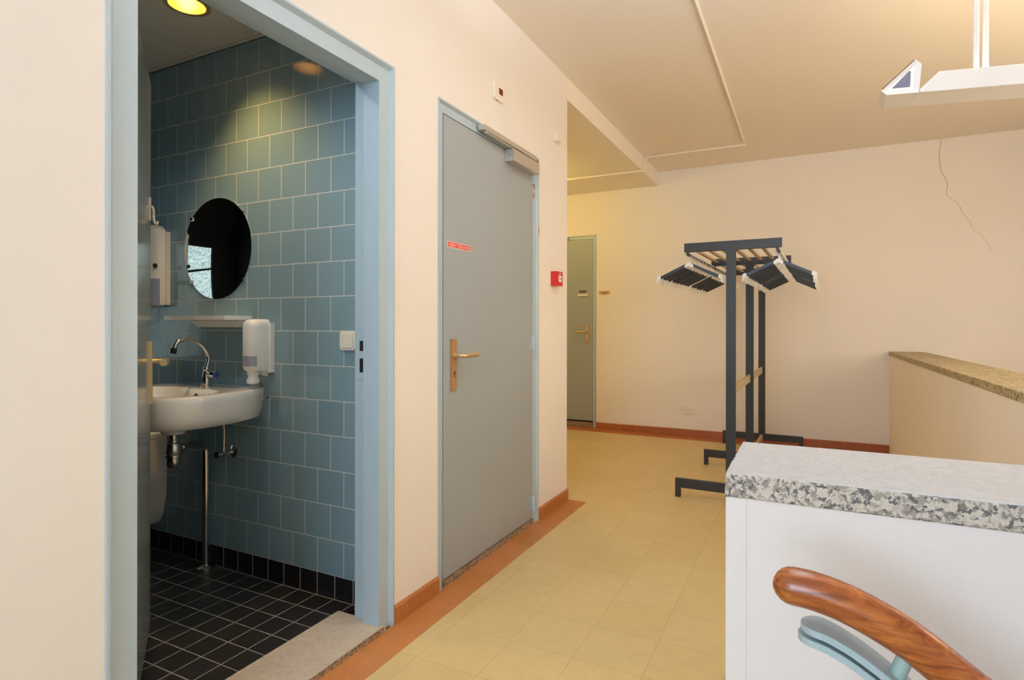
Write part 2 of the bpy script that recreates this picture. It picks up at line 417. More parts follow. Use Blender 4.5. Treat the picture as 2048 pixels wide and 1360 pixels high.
# skirting
bt = .012; bh = .0745
def skirting(name, spans, ax, label, mat):
    bm = BM()
    for s0, s1 in spans:
        prof = [(0, 0), (bt, 0), (bt, bh-.008), (bt-.006, bh), (0, bh)]
        if ax == 'Y': prism(bm, [(XW+u, v) for u, v in prof], 'Y', s0, s1)
        else: prism(bm, [(YB-u, v) for u, v in prof], 'X', s0, s1)
    struct(name, bm, mat, label, 'baseboard')
skirting('baseboard_left', [(-2.4, D1[0]), (D1[1], D2[0])], 'Y', 'terracotta tile skirting between the two doors on the left', M['terra'])
skirting('baseboard_corner', [(D2[1], 3.711)], 'Y', 'short terracotta skirting between the locked door and the wall corner', M['terra'])
skirting('baseboard_back', [(D3[1], .69)], 'X', 'terracotta tile skirting along the back wall behind the coat rack', M['terra_b'])

# ------------------------------------------------------------------ door frames
def frame_left_wall(bm, y0, y1, zt, w, depth, side=True, zb=0.0):
    """moulded steel frame in the left wall: bevelled lip, recessed face, deep jamb"""
    prof = [(0, -.03), (0, .005), (.007, .005), (.02, -.010), (w, -.010), (w, -.088), (w-.02, -.088), (w-.02, -depth), (0, -depth)]
    # left jamb, right jamb, head, mitred by hand
    L, Rr, Hd = [], [], []
    def ring(fy, fz): return [bm.verts.new((XW+d, fy(u), fz(u))) for u, d in prof]
    a = ring(lambda u: y0+u, lambda u: zb); b2 = ring(lambda u: y0+u, lambda u: zt-u)
    c = ring(lambda u: y1-u, lambda u: zt-u); d = ring(lambda u: y1-u, lambda u: zb)
    n = len(prof); fs = []
    for p, q in ((a, b2), (b2, c), (c, d)):
        for i in range(n): fs.append(bm.faces.new((p[i], q[i], q[(i+1) % n], p[(i+1) % n])))
    fs += [bm.faces.new(a), bm.faces.new(d)]
    bmesh.ops.recalc_face_normals(bm, faces=fs)
    return bm

# door_1 : washroom door, standing open into the washroom
d1 = thing('door_1', 'open grey washroom door in a blue-grey frame with a brass handle', 'door', (-1.56, .878, 0), kind='structure')
fr = obj('frame', frame_left_wall(BM(), D1[0], D1[1], D1[2], .077, .147), M['frame'], d1)
bm = bbox(-1.600, -1.5495, 1.7835, 1.7857, .975, 1.20, .0008)
sp = obj('strike_plate', bm, M['frame'], fr)
for z0, z1 in ((1.085, 1.125), (1.00, 1.055)):
    obj('latch_hole', bbox(-1.580, -1.558, 1.782, 1.7837, z0, z1), M['black_hole'], sp)
ang = math.atan2(1.39-.878, -(2.29-1.56))
leaf = obj('leaf', bbox(0, .885, 0, .04, .012, 2.128, .002), M['door_shaded'], d1, local=True)
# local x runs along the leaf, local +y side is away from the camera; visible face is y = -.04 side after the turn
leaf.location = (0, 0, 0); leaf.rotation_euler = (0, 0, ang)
xform_leaf = None
def leaf_part(name, bm, mat, smooth=False):
    o = obj(name, bm, mat, leaf, local=True, smooth=smooth); return o
def lever_set(bmp, bml, u0, dirn, y, out, z0=.885, z1=1.124, zl=1.047):
    """plate (box) and lever (tube) in local (u along leaf, outwards = out*axis)"""
    box(bmp, u0-.019, u0+.019, min(y, y+out*.010), max(y, y+out*.010), z0, z1); bevel(bmp, .003, 2)
    pts = smooth_path([(u0, y+out*.008, zl), (u0, y+out*.038, zl), (u0+dirn*.004, y+out*.050, zl), (u0+dirn*.018, y+out*.056, zl), (u0+dirn*.06, y+out*.056, zl), (u0+dirn*.125, y+out*.052, zl)], 5)
    tube(bml, pts, .010, 12, radii=[.0095+.003*min(1, i/len(pts)*1.3) for i in range(len(pts))])
VIS = -1   # the visible leaf face looks towards local -y
bp, bl = BM(), BM(); lever_set(bp, bl, .835, -1, 0, -1)
hp = leaf_part('handle_plate', bp, M['brass'])
lv = obj('lever', bl, M['brass'], hp, local=True, smooth=True)
# chrome coat hook on the leaf
bm = BM(); box(bm, .818, .838, -.005, 0, 1.585, 1.672); bevel(bm, .003, 2)
tube(bm, smooth_path([(.828, -.005, 1.64), (.828, -.012, 1.63), (.828, -.013, 1.60), (.828, -.016, 1.578), (.828, -.024, 1.574), (.828, -.026, 1.585)], 4), .005, 10)
leaf_part('coat_hook', bm, M['alu'], True)

# threshold stones
bm = BM(); box(bm, -1.70, XW+.004, D1[0]+.05, D1[1]-.05, -.05, .024); bevel(bm, .003, 1)
ts = tag(obj('trim_3', bm, M['threshold']), 'worn stone threshold under the open washroom door', 'threshold', kind='structure')
obj('front_edge', bbox(XW+.0045, XW+.006, D1[0]+.055, D1[1]-.065, -.005, .0215), M['threshold_edge'], ts)

# door_2 : locked grey door
d2 = thing('door_2', 'closed grey door with a red no-entry sticker and silver closer', 'door', (XW, (D2[0]+D2[1])/2, 0), kind='structure')
bm = BM()
prof_w = .047
def frame2(y0, y1, zt, w, zb):
    bm = BM()
    prof = [(0, -.03), (0, .005), (.006, .005), (.014, -.006), (w, -.006), (w, -.06), (0, -.06)]
    def ring(fy, fz): return [bm.verts.new((XW+d, fy(u), fz(u))) for u, d in prof]
    a = ring(lambda u: y0+u, lambda u: zb); b2 = ring(lambda u: y0+u, lambda u: zt-u*1.15)
    c = ring(lambda u: y1-u*1.6, lambda u: zt-u*1.15); d = ring(lambda u: y1-u*1.6, lambda u: zb)
    n = len(prof); fs = []
    for p, q in ((a, b2), (b2, c), (c, d)):
        for i in range(n): fs.append(bm.faces.new((p[i], q[i], q[(i+1) % n], p[(i+1) % n])))
    fs += [bm.faces.new(a), bm.faces.new(d)]
    bmesh.ops.recalc_face_normals(bm, faces=fs)
    return bm
fr2 = obj('frame', frame2(D2[0], D2[1], D2[2], .047, 0), M['frame'], d2)
for (y0, y1, z0, z1) in ((3.172, 3.196, 2.0, 2.085), (3.166, 3.190, 1.945, 1.992), (3.172, 3.186, 2.098, 2.13), (3.196, 3.226, 2.166, 2.196), (3.222, 3.236, 1.73, 1.795)):
    bm = BM(); n = 9
    pts = [((y0+y1)/2+(y1-y0)/2*math.cos(2*PI*k/n)*random.uniform(.6, 1.1), (z0+z1)/2+(z1-z0)/2*math.sin(2*PI*k/n)*random.uniform(.75, 1.1)) for k in range(n)]
    prism(bm, pts, 'X', XW-.0065 if y1 < 3.2 else XW-.0068, XW-.0045 if y1 < 3.224 else XW+.0062)
    obj('chipped_paint', bm, M['rust'], fr2)
lf = obj('leaf', bbox(XW-.05, XW-.004, D2[0]+.051, 3.151, .036, 2.141, .0025), M['door'], d2)
bm = BM(); box(bm, XW-.056, XW-.052, D2[0]+.03, D2[1]-.03, .01, 2.15); obj('gap_backing', bm, M['black_hole'], d2)
hp = obj('handle_plate', bbox(XW-.004, XW+.006, 2.259, 2.300, .885, 1.124, .003), M['brass_plate'], d2)
bm = BM(); tube(bm, smooth_path([(XW+.004, 2.282, 1.047), (XW+.034, 2.282, 1.047), (XW+.048, 2.287, 1.047), (XW+.054, 2.305, 1.047), (XW+.054, 2.34, 1.047), (XW+.050, 2.415, 1.049)], 5), .010, 12, radii=[.0095+.003*min(1, i/26) for i in range(26)])
lathe(bm, [(.014, XW+.005), (.014, XW+.012)], (0, 2.282, 1.047), 'X', 16)
obj('lever', bm, M['brass'], hp, smooth=True)
bm = BM(); lathe(bm, [(.0065, XW+.0058), (.0065, XW+.0068)], (0, 2.281, .968), 'X', 14); box(bm, XW+.0058, XW+.0068, 2.2785, 2.2835, .945, .968)
obj('keyhole', bm, M['black_hole'], hp)
for z0, z1 in ((2.03, 2.118), (1.035, 1.125), (.078, .17)):
    bm = BM(); lathe(bm, [(.0085, z0), (.0095, z0+.002), (.0095, z1-.002), (.0085, z1)], (XW+.003, 3.157, 0), 'Z', 12); box(bm, XW-.0035, XW-.0015, 3.135, 3.18, z0+.004, z1-.004)
    obj('hinge', bm, M['frame'], d2, smooth=True)
# sticker
st = obj('sticker', bbox(XW-.0045, XW-.003, 2.234, 2.437, 1.5465, 1.5735), M['sticker_white'], d2)
obj('sticker_field', bbox(XW-.0032, XW-.0026, 2.2365, 2.4345, 1.549, 1.571), M['red_sticker'], st)
obj('lettering', place_on_left_wall(text_bm('GEEN TOEGANG', .0135, .188), XW-.0024, 2.2415, 1.5532), M['sticker_white'], st)
# closer
cl = obj('door_closer', bbox(XW-.004, XW+.052, 2.80, 3.135, 2.078, 2.142, .004), M['alu'], d2)
lathe_bm = BM(); lathe(lathe_bm, [(.006, XW+.02), (.006, XW+.021)], (0, 0, 0), 'X', 10); lathe_bm.free()
bm = BM(); lathe(bm, [(.007, 2.7985), (.007, 2.8005)], (XW+.024, 0, 2.112), 'Y', 12); obj('end_screw', bm, M['grey_window'], cl)
bm = BM(); box(bm, XW+.002, XW+.038, 2.50, 3.13, 2.158, 2.184); bevel(bm, .004, 2); obj('slide_rail', bm, M['alu'], cl)
bm = BM(); tube(bm, [(XW+.026, 2.535, 2.152), (XW+.030, 2.98, 2.146)], .006, 8, prof=[(-.011, -.003), (.011, -.003), (.011, .003), (-.011, .003)])
lathe(bm, [(.009, 2.148), (.009, 2.158)], (XW+.026, 2.54, 0), 'Z', 10); lathe(bm, [(.009, 2.141), (.009, 2.15)], (XW+.030, 2.97, 0), 'Z', 10)
obj('closer_arm', bm, M['alu'], cl)
bm = BM(); box(bm, XW-.14, XW+.001, D2[0]+.048, D2[1]-.07, -.05, .030)
tag(obj('trim_4', bm, M['threshold_edge']), 'brown speckled stone threshold under the locked grey door', 'threshold', kind='structure')

# door_3 : far door in the back wall
d3 = thing('door_3', 'closed olive-grey door at the far end of the side corridor', 'door', ((D3[0]+D3[1])/2, YB, 0), kind='structure')
bm = BM(); fw = .042
prof = [(0, .03), (0, -.006), (.006, -.006), (.012, .004), (fw, .004), (fw, .06), (0, .06)]
def ring(fx, fz): return [bm.verts.new((fx(u), YB+d, fz(u))) for u, d in prof]
a = ring(lambda u: D3[0]+u, lambda u: 0); b2 = ring(lambda u: D3[0]+u, lambda u: D3[2]-u); c = ring(lambda u: D3[1]-u, lambda u: D3[2]-u); d = ring(lambda u: D3[1]-u, lambda u: 0)
fs = []
for p, q in ((a, b2), (b2, c), (c, d)):
    for i in range(len(prof)): fs.append(bm.faces.new((p[i], q[i], q[(i+1) % len(prof)], p[(i+1) % len(prof)])))
fs += [bm.faces.new(a), bm.faces.new(d)]; bmesh.ops.recalc_face_normals(bm, faces=fs)
obj('frame', bm, M['frame'], d3)
obj('leaf', bbox(D3[0]+fw+.003, D3[1]-fw-.003, YB+.004, YB+.045, .082, D3[2]-fw-.003, .002), M['door'], d3)
bm = BM(); box(bm, D3[0]+.02, D3[1]-.02, YB+.05, YB+.054, .01, D3[2]-.01); obj('gap_backing', bm, M['black_hole'], d3)
hp = obj('handle_plate', bbox(-2.303, -2.265, YB-.006, YB+.004, .963, 1.196, .003), M['brass'], d3)
bm = BM(); tube(bm, smooth_path([(-2.284, YB-.004, 1.118), (-2.284, YB-.04, 1.118), (-2.29, YB-.052, 1.118), (-2.31, YB-.056, 1.118), (-2.35, YB-.056, 1.117), (-2.41, YB-.053, 1.116)], 5), .010, 12)
obj('lever', bm, M['brass'], hp, smooth=True)
bm = BM(); lathe(bm, [(.006, YB-.007), (.006, YB-.0055)], (-2.284, 0, 1.0), 'Y', 12); box(bm, -2.287, -2.281, YB-.007, YB-.0055, .978, 1.0); obj('keyhole', bm, M['black_hole'], hp)
obj('name_label', bbox(-2.382, -2.292, YB+.001, YB+.0045, 1.572, 1.602), M['grey_label'], d3)
obj('message_strip', bbox(-2.397, -2.272, YB-.008, YB+.0045, 1.537, 1.556, .002), M['plastic'], d3)
obj('closer_rail', bbox(-2.80, -2.515, YB-.03, YB+.003, 2.205, 2.235, .004), M['alu'], d3)
bm = BM(); box(bm, D3[0]+fw, D3[1]-fw, YB-.012, YB+.14, -.05, .062)
tag(obj('trim_5', bm, M['threshold_edge']), 'brown stone threshold under the far corridor door', 'threshold', kind='structure')

# ------------------------------------------------------------------ washroom
WX = -3.9
bm = BM(); box(bm, WX-.12, XW-T, YT, YT+.12, -.2, 2.70); struct('wall_washroom_tiled', bm, M['wash_tile'], 'blue-grey square tiled washroom wall behind the basin', 'wall')
bm = BM(); box(bm, WX, XW-T+.002, YT-.004, YT+.02, 0, .0934); struct('baseboard_washroom', bm, M['wash_base'], 'row of black base tiles under the blue tiled wall', 'baseboard')
WW = (1.076, 1.80, .95, 1.757)
bm = BM()
for (y0, y1, z0, z1) in ((.3, WW[0], -.2, 2.7), (WW[1], YT, -.2, 2.7), (WW[0], WW[1], -.2, WW[2]), (WW[0], WW[1], WW[3], 2.7)):
    box(bm, WX-.12, WX, y0, y1, z0, z1)
struct('wall_washroom_far', bm, M['dark'], 'far wall of the washroom, coloured near-black for shade, seen in the mirror', 'wall')
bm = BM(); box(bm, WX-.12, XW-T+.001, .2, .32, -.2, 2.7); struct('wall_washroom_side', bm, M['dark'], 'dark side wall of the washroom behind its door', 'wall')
w1 = thing('window_1', 'small privacy glass window seen in the round mirror', 'window', (WX-.05, (WW[0]+WW[1])/2, WW[2]), kind='structure')
bm = BM(); f2 = .012
for (y0, y1, z0, z1) in ((WW[0]-.02, WW[0]+f2*.1, WW[2], WW[3]), (WW[1]-f2, WW[1], WW[2], WW[3]), (WW[0], WW[1], WW[2], WW[2]+f2), (WW[0], WW[1], WW[3]-f2*.2, WW[3]+.02), (WW[0], WW[1], 1.472, 1.496)):
    box(bm, WX-.06, WX+.006, y0, y1, z0, z1)
obj('frame', bm, M['dark'], w1)
bm = BM(); box(bm, WX-.05, WX-.042, WW[0], WW[1], WW[2], WW[3]); obj('pane', bm, M['privacy'], w1)
bm = BM(); box(bm, WX, -1.69, .3, YT, -.2, 0); struct('floor_washroom', bm, M['wash_floor'], 'black square tiled washroom floor with pale grout', 'floor')
# ceiling panels with an edge trim and an opening for the downlight
CZ = 2.545; LC = (-2.345, 1.575); LR = .078
bm = BM()
box(bm, WX, -2.704, .3, YT-.012, CZ, CZ+.02)
n = 32
outer = []
x0, x1, y0, y1 = -2.698, XW-T, .3, YT-.012
inner = [(LC[0]+LR*math.cos(2*PI*k/n), LC[1]+LR*math.sin(2*PI*k/n)) for k in range(n)]
for k in range(n):
    a = 2*PI*k/n; dx, dy = math.cos(a), math.sin(a)
    ts_ = []
    if dx > 1e-9: ts_.append((x1-LC[0])/dx)
    if dx < -1e-9: ts_.append((x0-LC[0])/dx)
    if dy > 1e-9: ts_.append((y1-LC[1])/dy)
    if dy < -1e-9: ts_.append((y0-LC[1])/dy)
    t = min(ts_); outer.append((LC[0]+dx*t, LC[1]+dy*t))
corners = [(x1, y1), (x0, y1), (x0, y0), (x1, y0)]
vi = [bm.verts.new((p[0], p[1], CZ)) for p in inner]; vo = [bm.verts.new((p[0], p[1], CZ)) for p in outer]
cv = {c: bm.verts.new((c[0], c[1], CZ)) for c in corners}
for k in range(n):
    k2 = (k+1) % n; loop = [vi[k2], vi[k], vo[k]]
    for c in corners:
        ac = math.atan2(c[1]-LC[1], c[0]-LC[0]) % (2*PI)
        if 2*PI*k/n < ac < 2*PI*(k+1)/n: loop.append(cv[c])
    loop.append(vo[k2]); bm.faces.new(loop)
struct('ceiling_washroom', bm, M['wash_ceiling'], 'grey panelled washroom ceiling with a round downlight', 'ceiling')
bm = BM(); box(bm, WX, XW-T, YT-.03, YT-.012, CZ-.006, CZ+.02); struct('trim_6', bm, M['wash_ceiling'], 'pale edge strip where the washroom ceiling meets the tiles', 'ceiling trim')
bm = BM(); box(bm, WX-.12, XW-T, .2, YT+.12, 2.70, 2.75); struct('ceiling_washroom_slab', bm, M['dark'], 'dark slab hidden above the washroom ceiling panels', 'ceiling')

dl = thing('downlight', 'round recessed warm downlight in the washroom ceiling', 'lamp', (LC[0], LC[1], CZ))
bm = BM(); prof = [(LR+.012, CZ-.004), (LR+.012, CZ-.001), (LR, CZ-.001), (LR-.006, CZ-.004)]
rings = []
for r_, z_ in prof+[(LR+.012, CZ-.004)]:
    rings.append([bm.verts.new((LC[0]+r_*math.cos(2*PI*k/32), LC[1]+r_*math.sin(2*PI*k/32), z_)) for k in range(32)])
for a, b2 in zip(rings, rings[1:]):
    for k in range(32): bm.faces.new((a[k], a[(k+1) % 32], b2[(k+1) % 32], b2[k]))
bmesh.ops.recalc_face_normals(bm, faces=bm.faces[:])
obj('trim_ring', bm, M['brass'], dl, smooth=True)
bm = BM(); rings = []
for r_, z_ in ((LR-.004, CZ-.002), (LR-.006, CZ+.03), (LR-.018, CZ+.075), (.03, CZ+.10)):
    rings.append([bm.verts.new((LC[0]+r_*math.cos(2*PI*k/32), LC[1]+r_*math.sin(2*PI*k/32), z_)) for k in range(32)])
for a, b2 in zip(rings, rings[1:]):
    for k in range(32): bm.faces.new((a[k], b2[k], b2[(k+1) % 32], a[(k+1) % 32]))
bm.faces.new(rings[-1])
M['reflector'] = plain('warm_reflector', srgb(250, 214, 140), .3, metal=.6)
obj('reflector', bm, M['reflector'], dl, smooth=True)
bm = BM(); lathe(bm, [(.012, CZ+.095), (.03, CZ+.085), (.036, CZ+.065), (.03, CZ+.045), (.012, CZ+.036)], (LC[0], LC[1], 0), 'Z', 20); obj('bulb', bm, M['bulb'], dl, smooth=True)

# downlight above the door, added to brighten the washroom, out of view
L2 = (-1.98, 1.06)
d2l = thing('downlight', 'added fill downlight above the washroom door, out of view', 'lamp', (L2[0], L2[1], CZ))
bm = BM(); lathe(bm, [(LR+.012, CZ-.0005), (LR+.012, CZ-.004), (LR-.006, CZ-.006)], (L2[0], L2[1], 0), 'Z', 32); obj('trim_ring', bm, M['brass'], d2l, smooth=True)
bm = BM(); lathe(bm, [(LR-.008, CZ-.0055), (LR-.012, CZ-.009), (.02, CZ-.011)], (L2[0], L2[1], 0), 'Z', 32); obj('diffuser', bm, M['glow'], d2l, smooth=True)

# round mirror
mr = thing('mirror', 'round frameless mirror on the blue tiled wall above the shelf', 'mirror', (-2.607, YT, 1.316))
bm = BM(); lathe(bm, [(.247, YT-.006), (.25, YT-.005), (.25, YT-.001)], (-2.607, 0, 1.566), 'Y', 72); obj('glass', bm, M['mirror'], mr, smooth=True)
for a in (40, 140, 220, 320):
    x, z = -2.607+.25*math.cos(math.radians(a)), 1.566+.25*math.sin(math.radians(a))
    obj('clip', bbox(x-.008, x+.008, YT-.010, YT-.001, z-.008, z+.008, .003), M['chrome'], mr)

# shelf
sh = thing('wall_shelf', 'narrow white shelf on a bracket below the round mirror', 'shelf', (-2.576, YT, 1.175))
obj('shelf_board', bbox(-2.797, -2.355, YT-.15, YT-.001, 1.211, 1.231, .003), M['plastic'], sh)
bm = BM(); prism(bm, [(-2.745, 1.2105), (-2.375, 1.2105), (-2.388, 1.186), (-2.405, 1.177), (-2.67, 1.177), (-2.695, 1.187)], 'Y', YT-.06, YT-.001); bevel(bm, .003, 2)
obj('bracket', bm, M['plastic'], sh)

# D-shaped plan used by the dispensers
def dshape(cx, hw, y, depth, n=14, p=2.6):
    out = []
    for k in range(n+1):
        a = PI*k/n; ca, sa = math.cos(a), math.sin(a)
        out.append((cx+hw*math.copysign(abs(ca)**(2/p), ca), y-depth*abs(sa)**(2/p)))
    return out
def dbody(bm, cx, hw, y, levels):
    """levels: (z, half width, depth)"""
    rings = [[bm.verts.new((px, py, z)) for px, py in dshape(cx, w, y, dp)] for z, w, dp in levels]
    n = len(rings[0]); fs = []
    for a, b2 in zip(rings, rings[1:]):
        for k in range(n): fs.append(bm.faces.new((a[k], a[(k+1) % n], b2[(k+1) % n], b2[k])))
    fs += [bm.faces.new(rings[0][::-1]), bm.faces.new(rings[-1])]
    bmesh.ops.recalc_face_normals(bm, faces=fs); return bm
def dband(bm, cx, hw, y, dp, z0, z1, k0, k1, off=.0012):
    """thin skin over part of a D-shaped body"""
    pts = dshape(cx, hw+off, y, dp+off, 28); pin = dshape(cx, hw-.002, y, dp-.002, 28)
    A = [(pts[k], pin[k]) for k in range(k0, k1+1)]
    vo0 = [bm.verts.new((p[0][0], p[0][1], z0)) for p in A]; vo1 = [bm.verts.new((p[0][0], p[0][1], z1)) for p in A]
    vi0 = [bm.verts.new((p[1][0], p[1][1], z0)) for p in A]; vi1 = [bm.verts.new((p[1][0], p[1][1], z1)) for p in A]
    fs = []
    for k in range(len(A)-1):
        fs += [bm.faces.new((vo0[k], vo0[k+1], vo1[k+1], vo1[k])), bm.faces.new((vo1[k], vo1[k+1], vi1[k+1], vi1[k])), bm.faces.new((vi0[k], vi0[k+1], vo0[k+1], vo0[k])), bm.faces.new((vi1[k], vi1[k+1], vi0[k+1], vi0[k]))]
    fs += [bm.faces.new((vo0[0], vo1[0], vi1[0], vi0[0])), bm.faces.new((vo0[-1], vi0[-1], vi1[-1], vo1[-1]))]
    bmesh.ops.recalc_face_normals(bm, faces=fs); return bm

# soap dispenser
sx = -2.262
sd = thing('soap_dispenser', 'white wall soap dispenser with a grey level window beside the shelf', 'soap dispenser', (sx, YT, .92))
obj('back_plate', bbox(sx-.052, sx+.058, YT-.024, YT-.001, .968, 1.197, .008, 3), M['plastic'], sd)
bm = BM(); dbody(bm, sx, .05, YT-.02, [(.978, .043, .078), (.985, .047, .088), (1.0, .05, .094), (1.18, .05, .094), (1.2, .047, .09), (1.21, .04, .078), (1.214, .03, .06)])
cov = obj('cover', bm, M['plastic'], sd, smooth=True)
bm = BM(); dband(bm, sx, .05, YT-.02, .094, 1.0, 1.047, 6, 26); obj('level_window', bm, M['grey_window'], cov, smooth=True)
bm = text_bm('t3', .009); xform(bm, Matrix.Translation((sx-.0345, YT-.1018, 1.055)) @ Matrix.Rotation(math.radians(-35), 4, 'Z')); obj('logo', bm, M['ink'], cov)
bm = BM(); lathe(bm, [(.026, .98), (.027, .968), (.022, .955), (.022, .948), (.028, .938), (.028, .925), (.022, .918), (.01, .916)], (sx-.002, YT-.07, 0), 'Z', 20)
obj('nozzle', bm, M['plastic'], sd, smooth=True)
bm = BM(); prism(bm, [(YT-.045, .985), (YT-.012, .985), (YT-.012, .955), (YT-.02, .95), (YT-.045, .962)], 'X', sx+.004, sx+.03); obj('latch', bm, M['plastic'], sd)

# paper towel dispenser
tx = -3.145
td = thing('towel_dispenser', 'tall cream paper towel dispenser half hidden by the open door', 'towel dispenser', (tx, YT, 1.28))
bm = BM(); dbody(bm, tx, .16, YT-.018, [(1.285, .135, .058), (1.292, .148, .066), (1.31, .155, .064), (1.66, .155, .064), (1.685, .15, .07), (1.705, .125, .06), (1.712, .09, .045)])
cov = obj('cover', bm, M['cream_plastic'], td, smooth=True)
obj('back_plate', bbox(tx-.16, tx+.165, YT-.020, YT-.001, 1.292, 1.675, .009, 3), M['cream_plastic'], td)
bm = BM(); dband(bm, tx, .155, YT-.018, .064, 1.292, 1.428, 3, 20); obj('level_window', bm, M['grey_window'], cov, smooth=True)
bm = BM(); lathe(bm, [(.011, 0), (.011, .004)], (0, 0, 0), 'Z', 14)
xform(bm, Matrix.Translation((tx+.138, YT-.064, 1.495)) @ Matrix.Rotation(math.radians(50), 4, 'Z') @ Matrix.Rotation(PI/2, 4, 'X'))
obj('lock', bm, M['black_hole'], cov)

# wall bin below
wb_ = thing('waste_bin', 'white wall bin low on the tiles behind the open door', 'waste bin', (tx, YT, .14))
bm = BM(); dbody(bm, tx, .145, YT-.003, [(.14, .075, .10), (.15, .085, .12), (.20, .115, .15), (.30, .14, .18), (.58, .145, .19), (.60, .14, .185)]); obj('bin_body', bm, M['plastic'], wb_, smooth=True)
bm = BM(); dbody(bm, tx, .14, YT-.003, [(.6005, .143, .188), (.62, .14, .185), (.63, .12, .16)]); obj('lid', bm, M['plastic'], wb_, smooth=True)

# light switch and hook
ls = thing('light_switch', 'cream square light switch on the tiles beside the door jamb', 'light switch', (-1.7535, YT, 1.08))
bm = BM(); prism(bm, rrect(-1.797, -1.711, 1.079, 1.1625, .014, 6), 'Y', YT-.012, YT-.0008); bevel(bm, .002, 2, .9); obj('surround', bm, M['cream_plastic'], ls)
bm = BM(); prism(bm, rrect(-1.786, -1.722, 1.0895, 1.152, .008, 5), 'Y', YT-.016, YT-.010); bevel(bm, .0015, 2, .9); obj('rocker', bm, M['cream_plastic'], ls)
hk = thing('wall_hook', 'small chrome wall hook on the tiles right of the basin', 'hook', (-2.20, YT, .83))
obj('plate', bbox(-2.222, -2.178, YT-.006, YT-.0008, .836, .876, .002), M['chrome'], hk)
bm = BM(); box(bm, -2.185, -2.179, YT-.05, YT-.004, .838, .874); box(bm, -2.218, -2.205, YT-.04, YT-.004, .848, .862); tube(bm, smooth_path([(-2.21, YT-.036, .855), (-2.215, YT-.06, .85), (-2.222, YT-.072, .862)], 4), .005, 8)
obj('prong', bm, M['chrome'], hk, smooth=True)

# basin
bx_, rz = -2.54, .895
bas = thing('wash_basin', 'white ceramic wash basin on the blue tiled wall', 'basin', (bx_, YT, .70))
def ring_pts(hw_back, hw, yf, n=40, p=3.4, yb=YT-.001):
    """plan outline: straight along the wall, bulging sides, rounded front; counter-clockwise"""
    out = []
    cyy = yf+(yb-yf)*.55; dep = cyy-yf
    for k in range(n+1):            # right mid side round the front to the left mid side
        a = PI*k/n; ca, sa = math.cos(a), math.sin(a)
        out.append((bx_+hw*math.copysign(abs(ca)**(2/p), ca), cyy-dep*abs(sa)**(2/p)))
    m = 8
    for k in range(1, m+1):         # left side to the wall
        t = k/m; out.append((bx_-hw+(hw-hw_back)*t**2.2, cyy+(yb-cyy)*t))
    for k in range(1, m): out.append((bx_-hw_back+2*hw_back*k/m, yb))
    for k in range(0, m):
        t = 1-k/m; out.append((bx_+hw-(hw-hw_back)*t**2.2, cyy+(yb-cyy)*t))
    return out
def bowl_pts(hw, yf, yb2, N, cy=None, p=2.8):
    """closed superellipse with N points matched to ring_pts order (starts at right, runs round the front)"""
    cyy = (yf+yb2)/2; out = []
    for k in range(N):
        a = 2*PI*k/N; ca, sa = math.cos(a), math.sin(a)
        out.append((bx_+hw*math.copysign(abs(ca)**(2/p), ca), cyy-(yb2-yf)/2*math.copysign(abs(sa)**(2/p), sa)))
    return out
YF = 1.385
bm = BM(); lv_ = []
L0 = ring_pts(.265, .335, YF); NP = len(L0)
def R(pts, z, dz=None): lv_.append([bm.verts.new((x, y, z)) for x, y in pts])
# underside outlet up to the rim, over it, then down the bowl
def collar(r, z): R([(bx_+r*math.cos(-2*PI*k/NP*-1), 1.645-r*math.sin(2*PI*k/NP)) for k in range(NP)], z)
collar(.046, .698); collar(.055, .715)
R(bowl_pts(.17, 1.49, YT-.001, NP, p=2.4), .735)
R(ring_pts(.20, .252, YF+.075), .745); R(ring_pts(.232, .296, YF+.036), .758); R(ring_pts(.252, .321, YF+.012), .795)
R(ring_pts(.263, .334, YF+.001), .86); R(ring_pts(.265, .336, YF), .885); R(ring_pts(.262, .332, YF+.004), .893); R(ring_pts(.255, .324, YF+.012), .8955)
R(bowl_pts(.285, YF+.045, 1.745, NP), .894); R(bowl_pts(.277, YF+.052, 1.737, NP), .886); R(bowl_pts(.25, YF+.075, 1.72, NP), .84)
R(bowl_pts(.20, YF+.11, 1.70, NP), .79); R(bowl_pts(.12, 1.53, 1.69, NP, p=2.2), .765); collar(.03, .757)
fs = []
for a, b2 in zip(lv_, lv_[1:]):
    for k in range(NP): fs.append(bm.faces.new((a[k], a[(k+1) % NP], b2[(k+1) % NP], b2[k])))
fs += [bm.faces.new(lv_[0][::-1]), bm.faces.new(lv_[-1])]
bmesh.ops.recalc_face_normals(bm, faces=fs)
obj('basin_bowl', bm, M['ceramic'], bas, smooth=True)
bm = BM(); lathe(bm, [(.027, .757), (.027, .7585), (.02, .7585), (.018, .757)], (bx_, 1.645, 0), 'Z', 20); obj('drain', bm, M['chrome'], bas, smooth=True)
bm = BM(); lathe(bm, [(.011, 0), (.011, .002)], (0, 0, 0), 'Y', 14); xform(bm, Matrix.Translation((bx_+.04, 1.722, .862)) @ Matrix.Rotation(-.3, 4, 'X')); obj('overflow_hole', bm, M['black_hole'], bas)

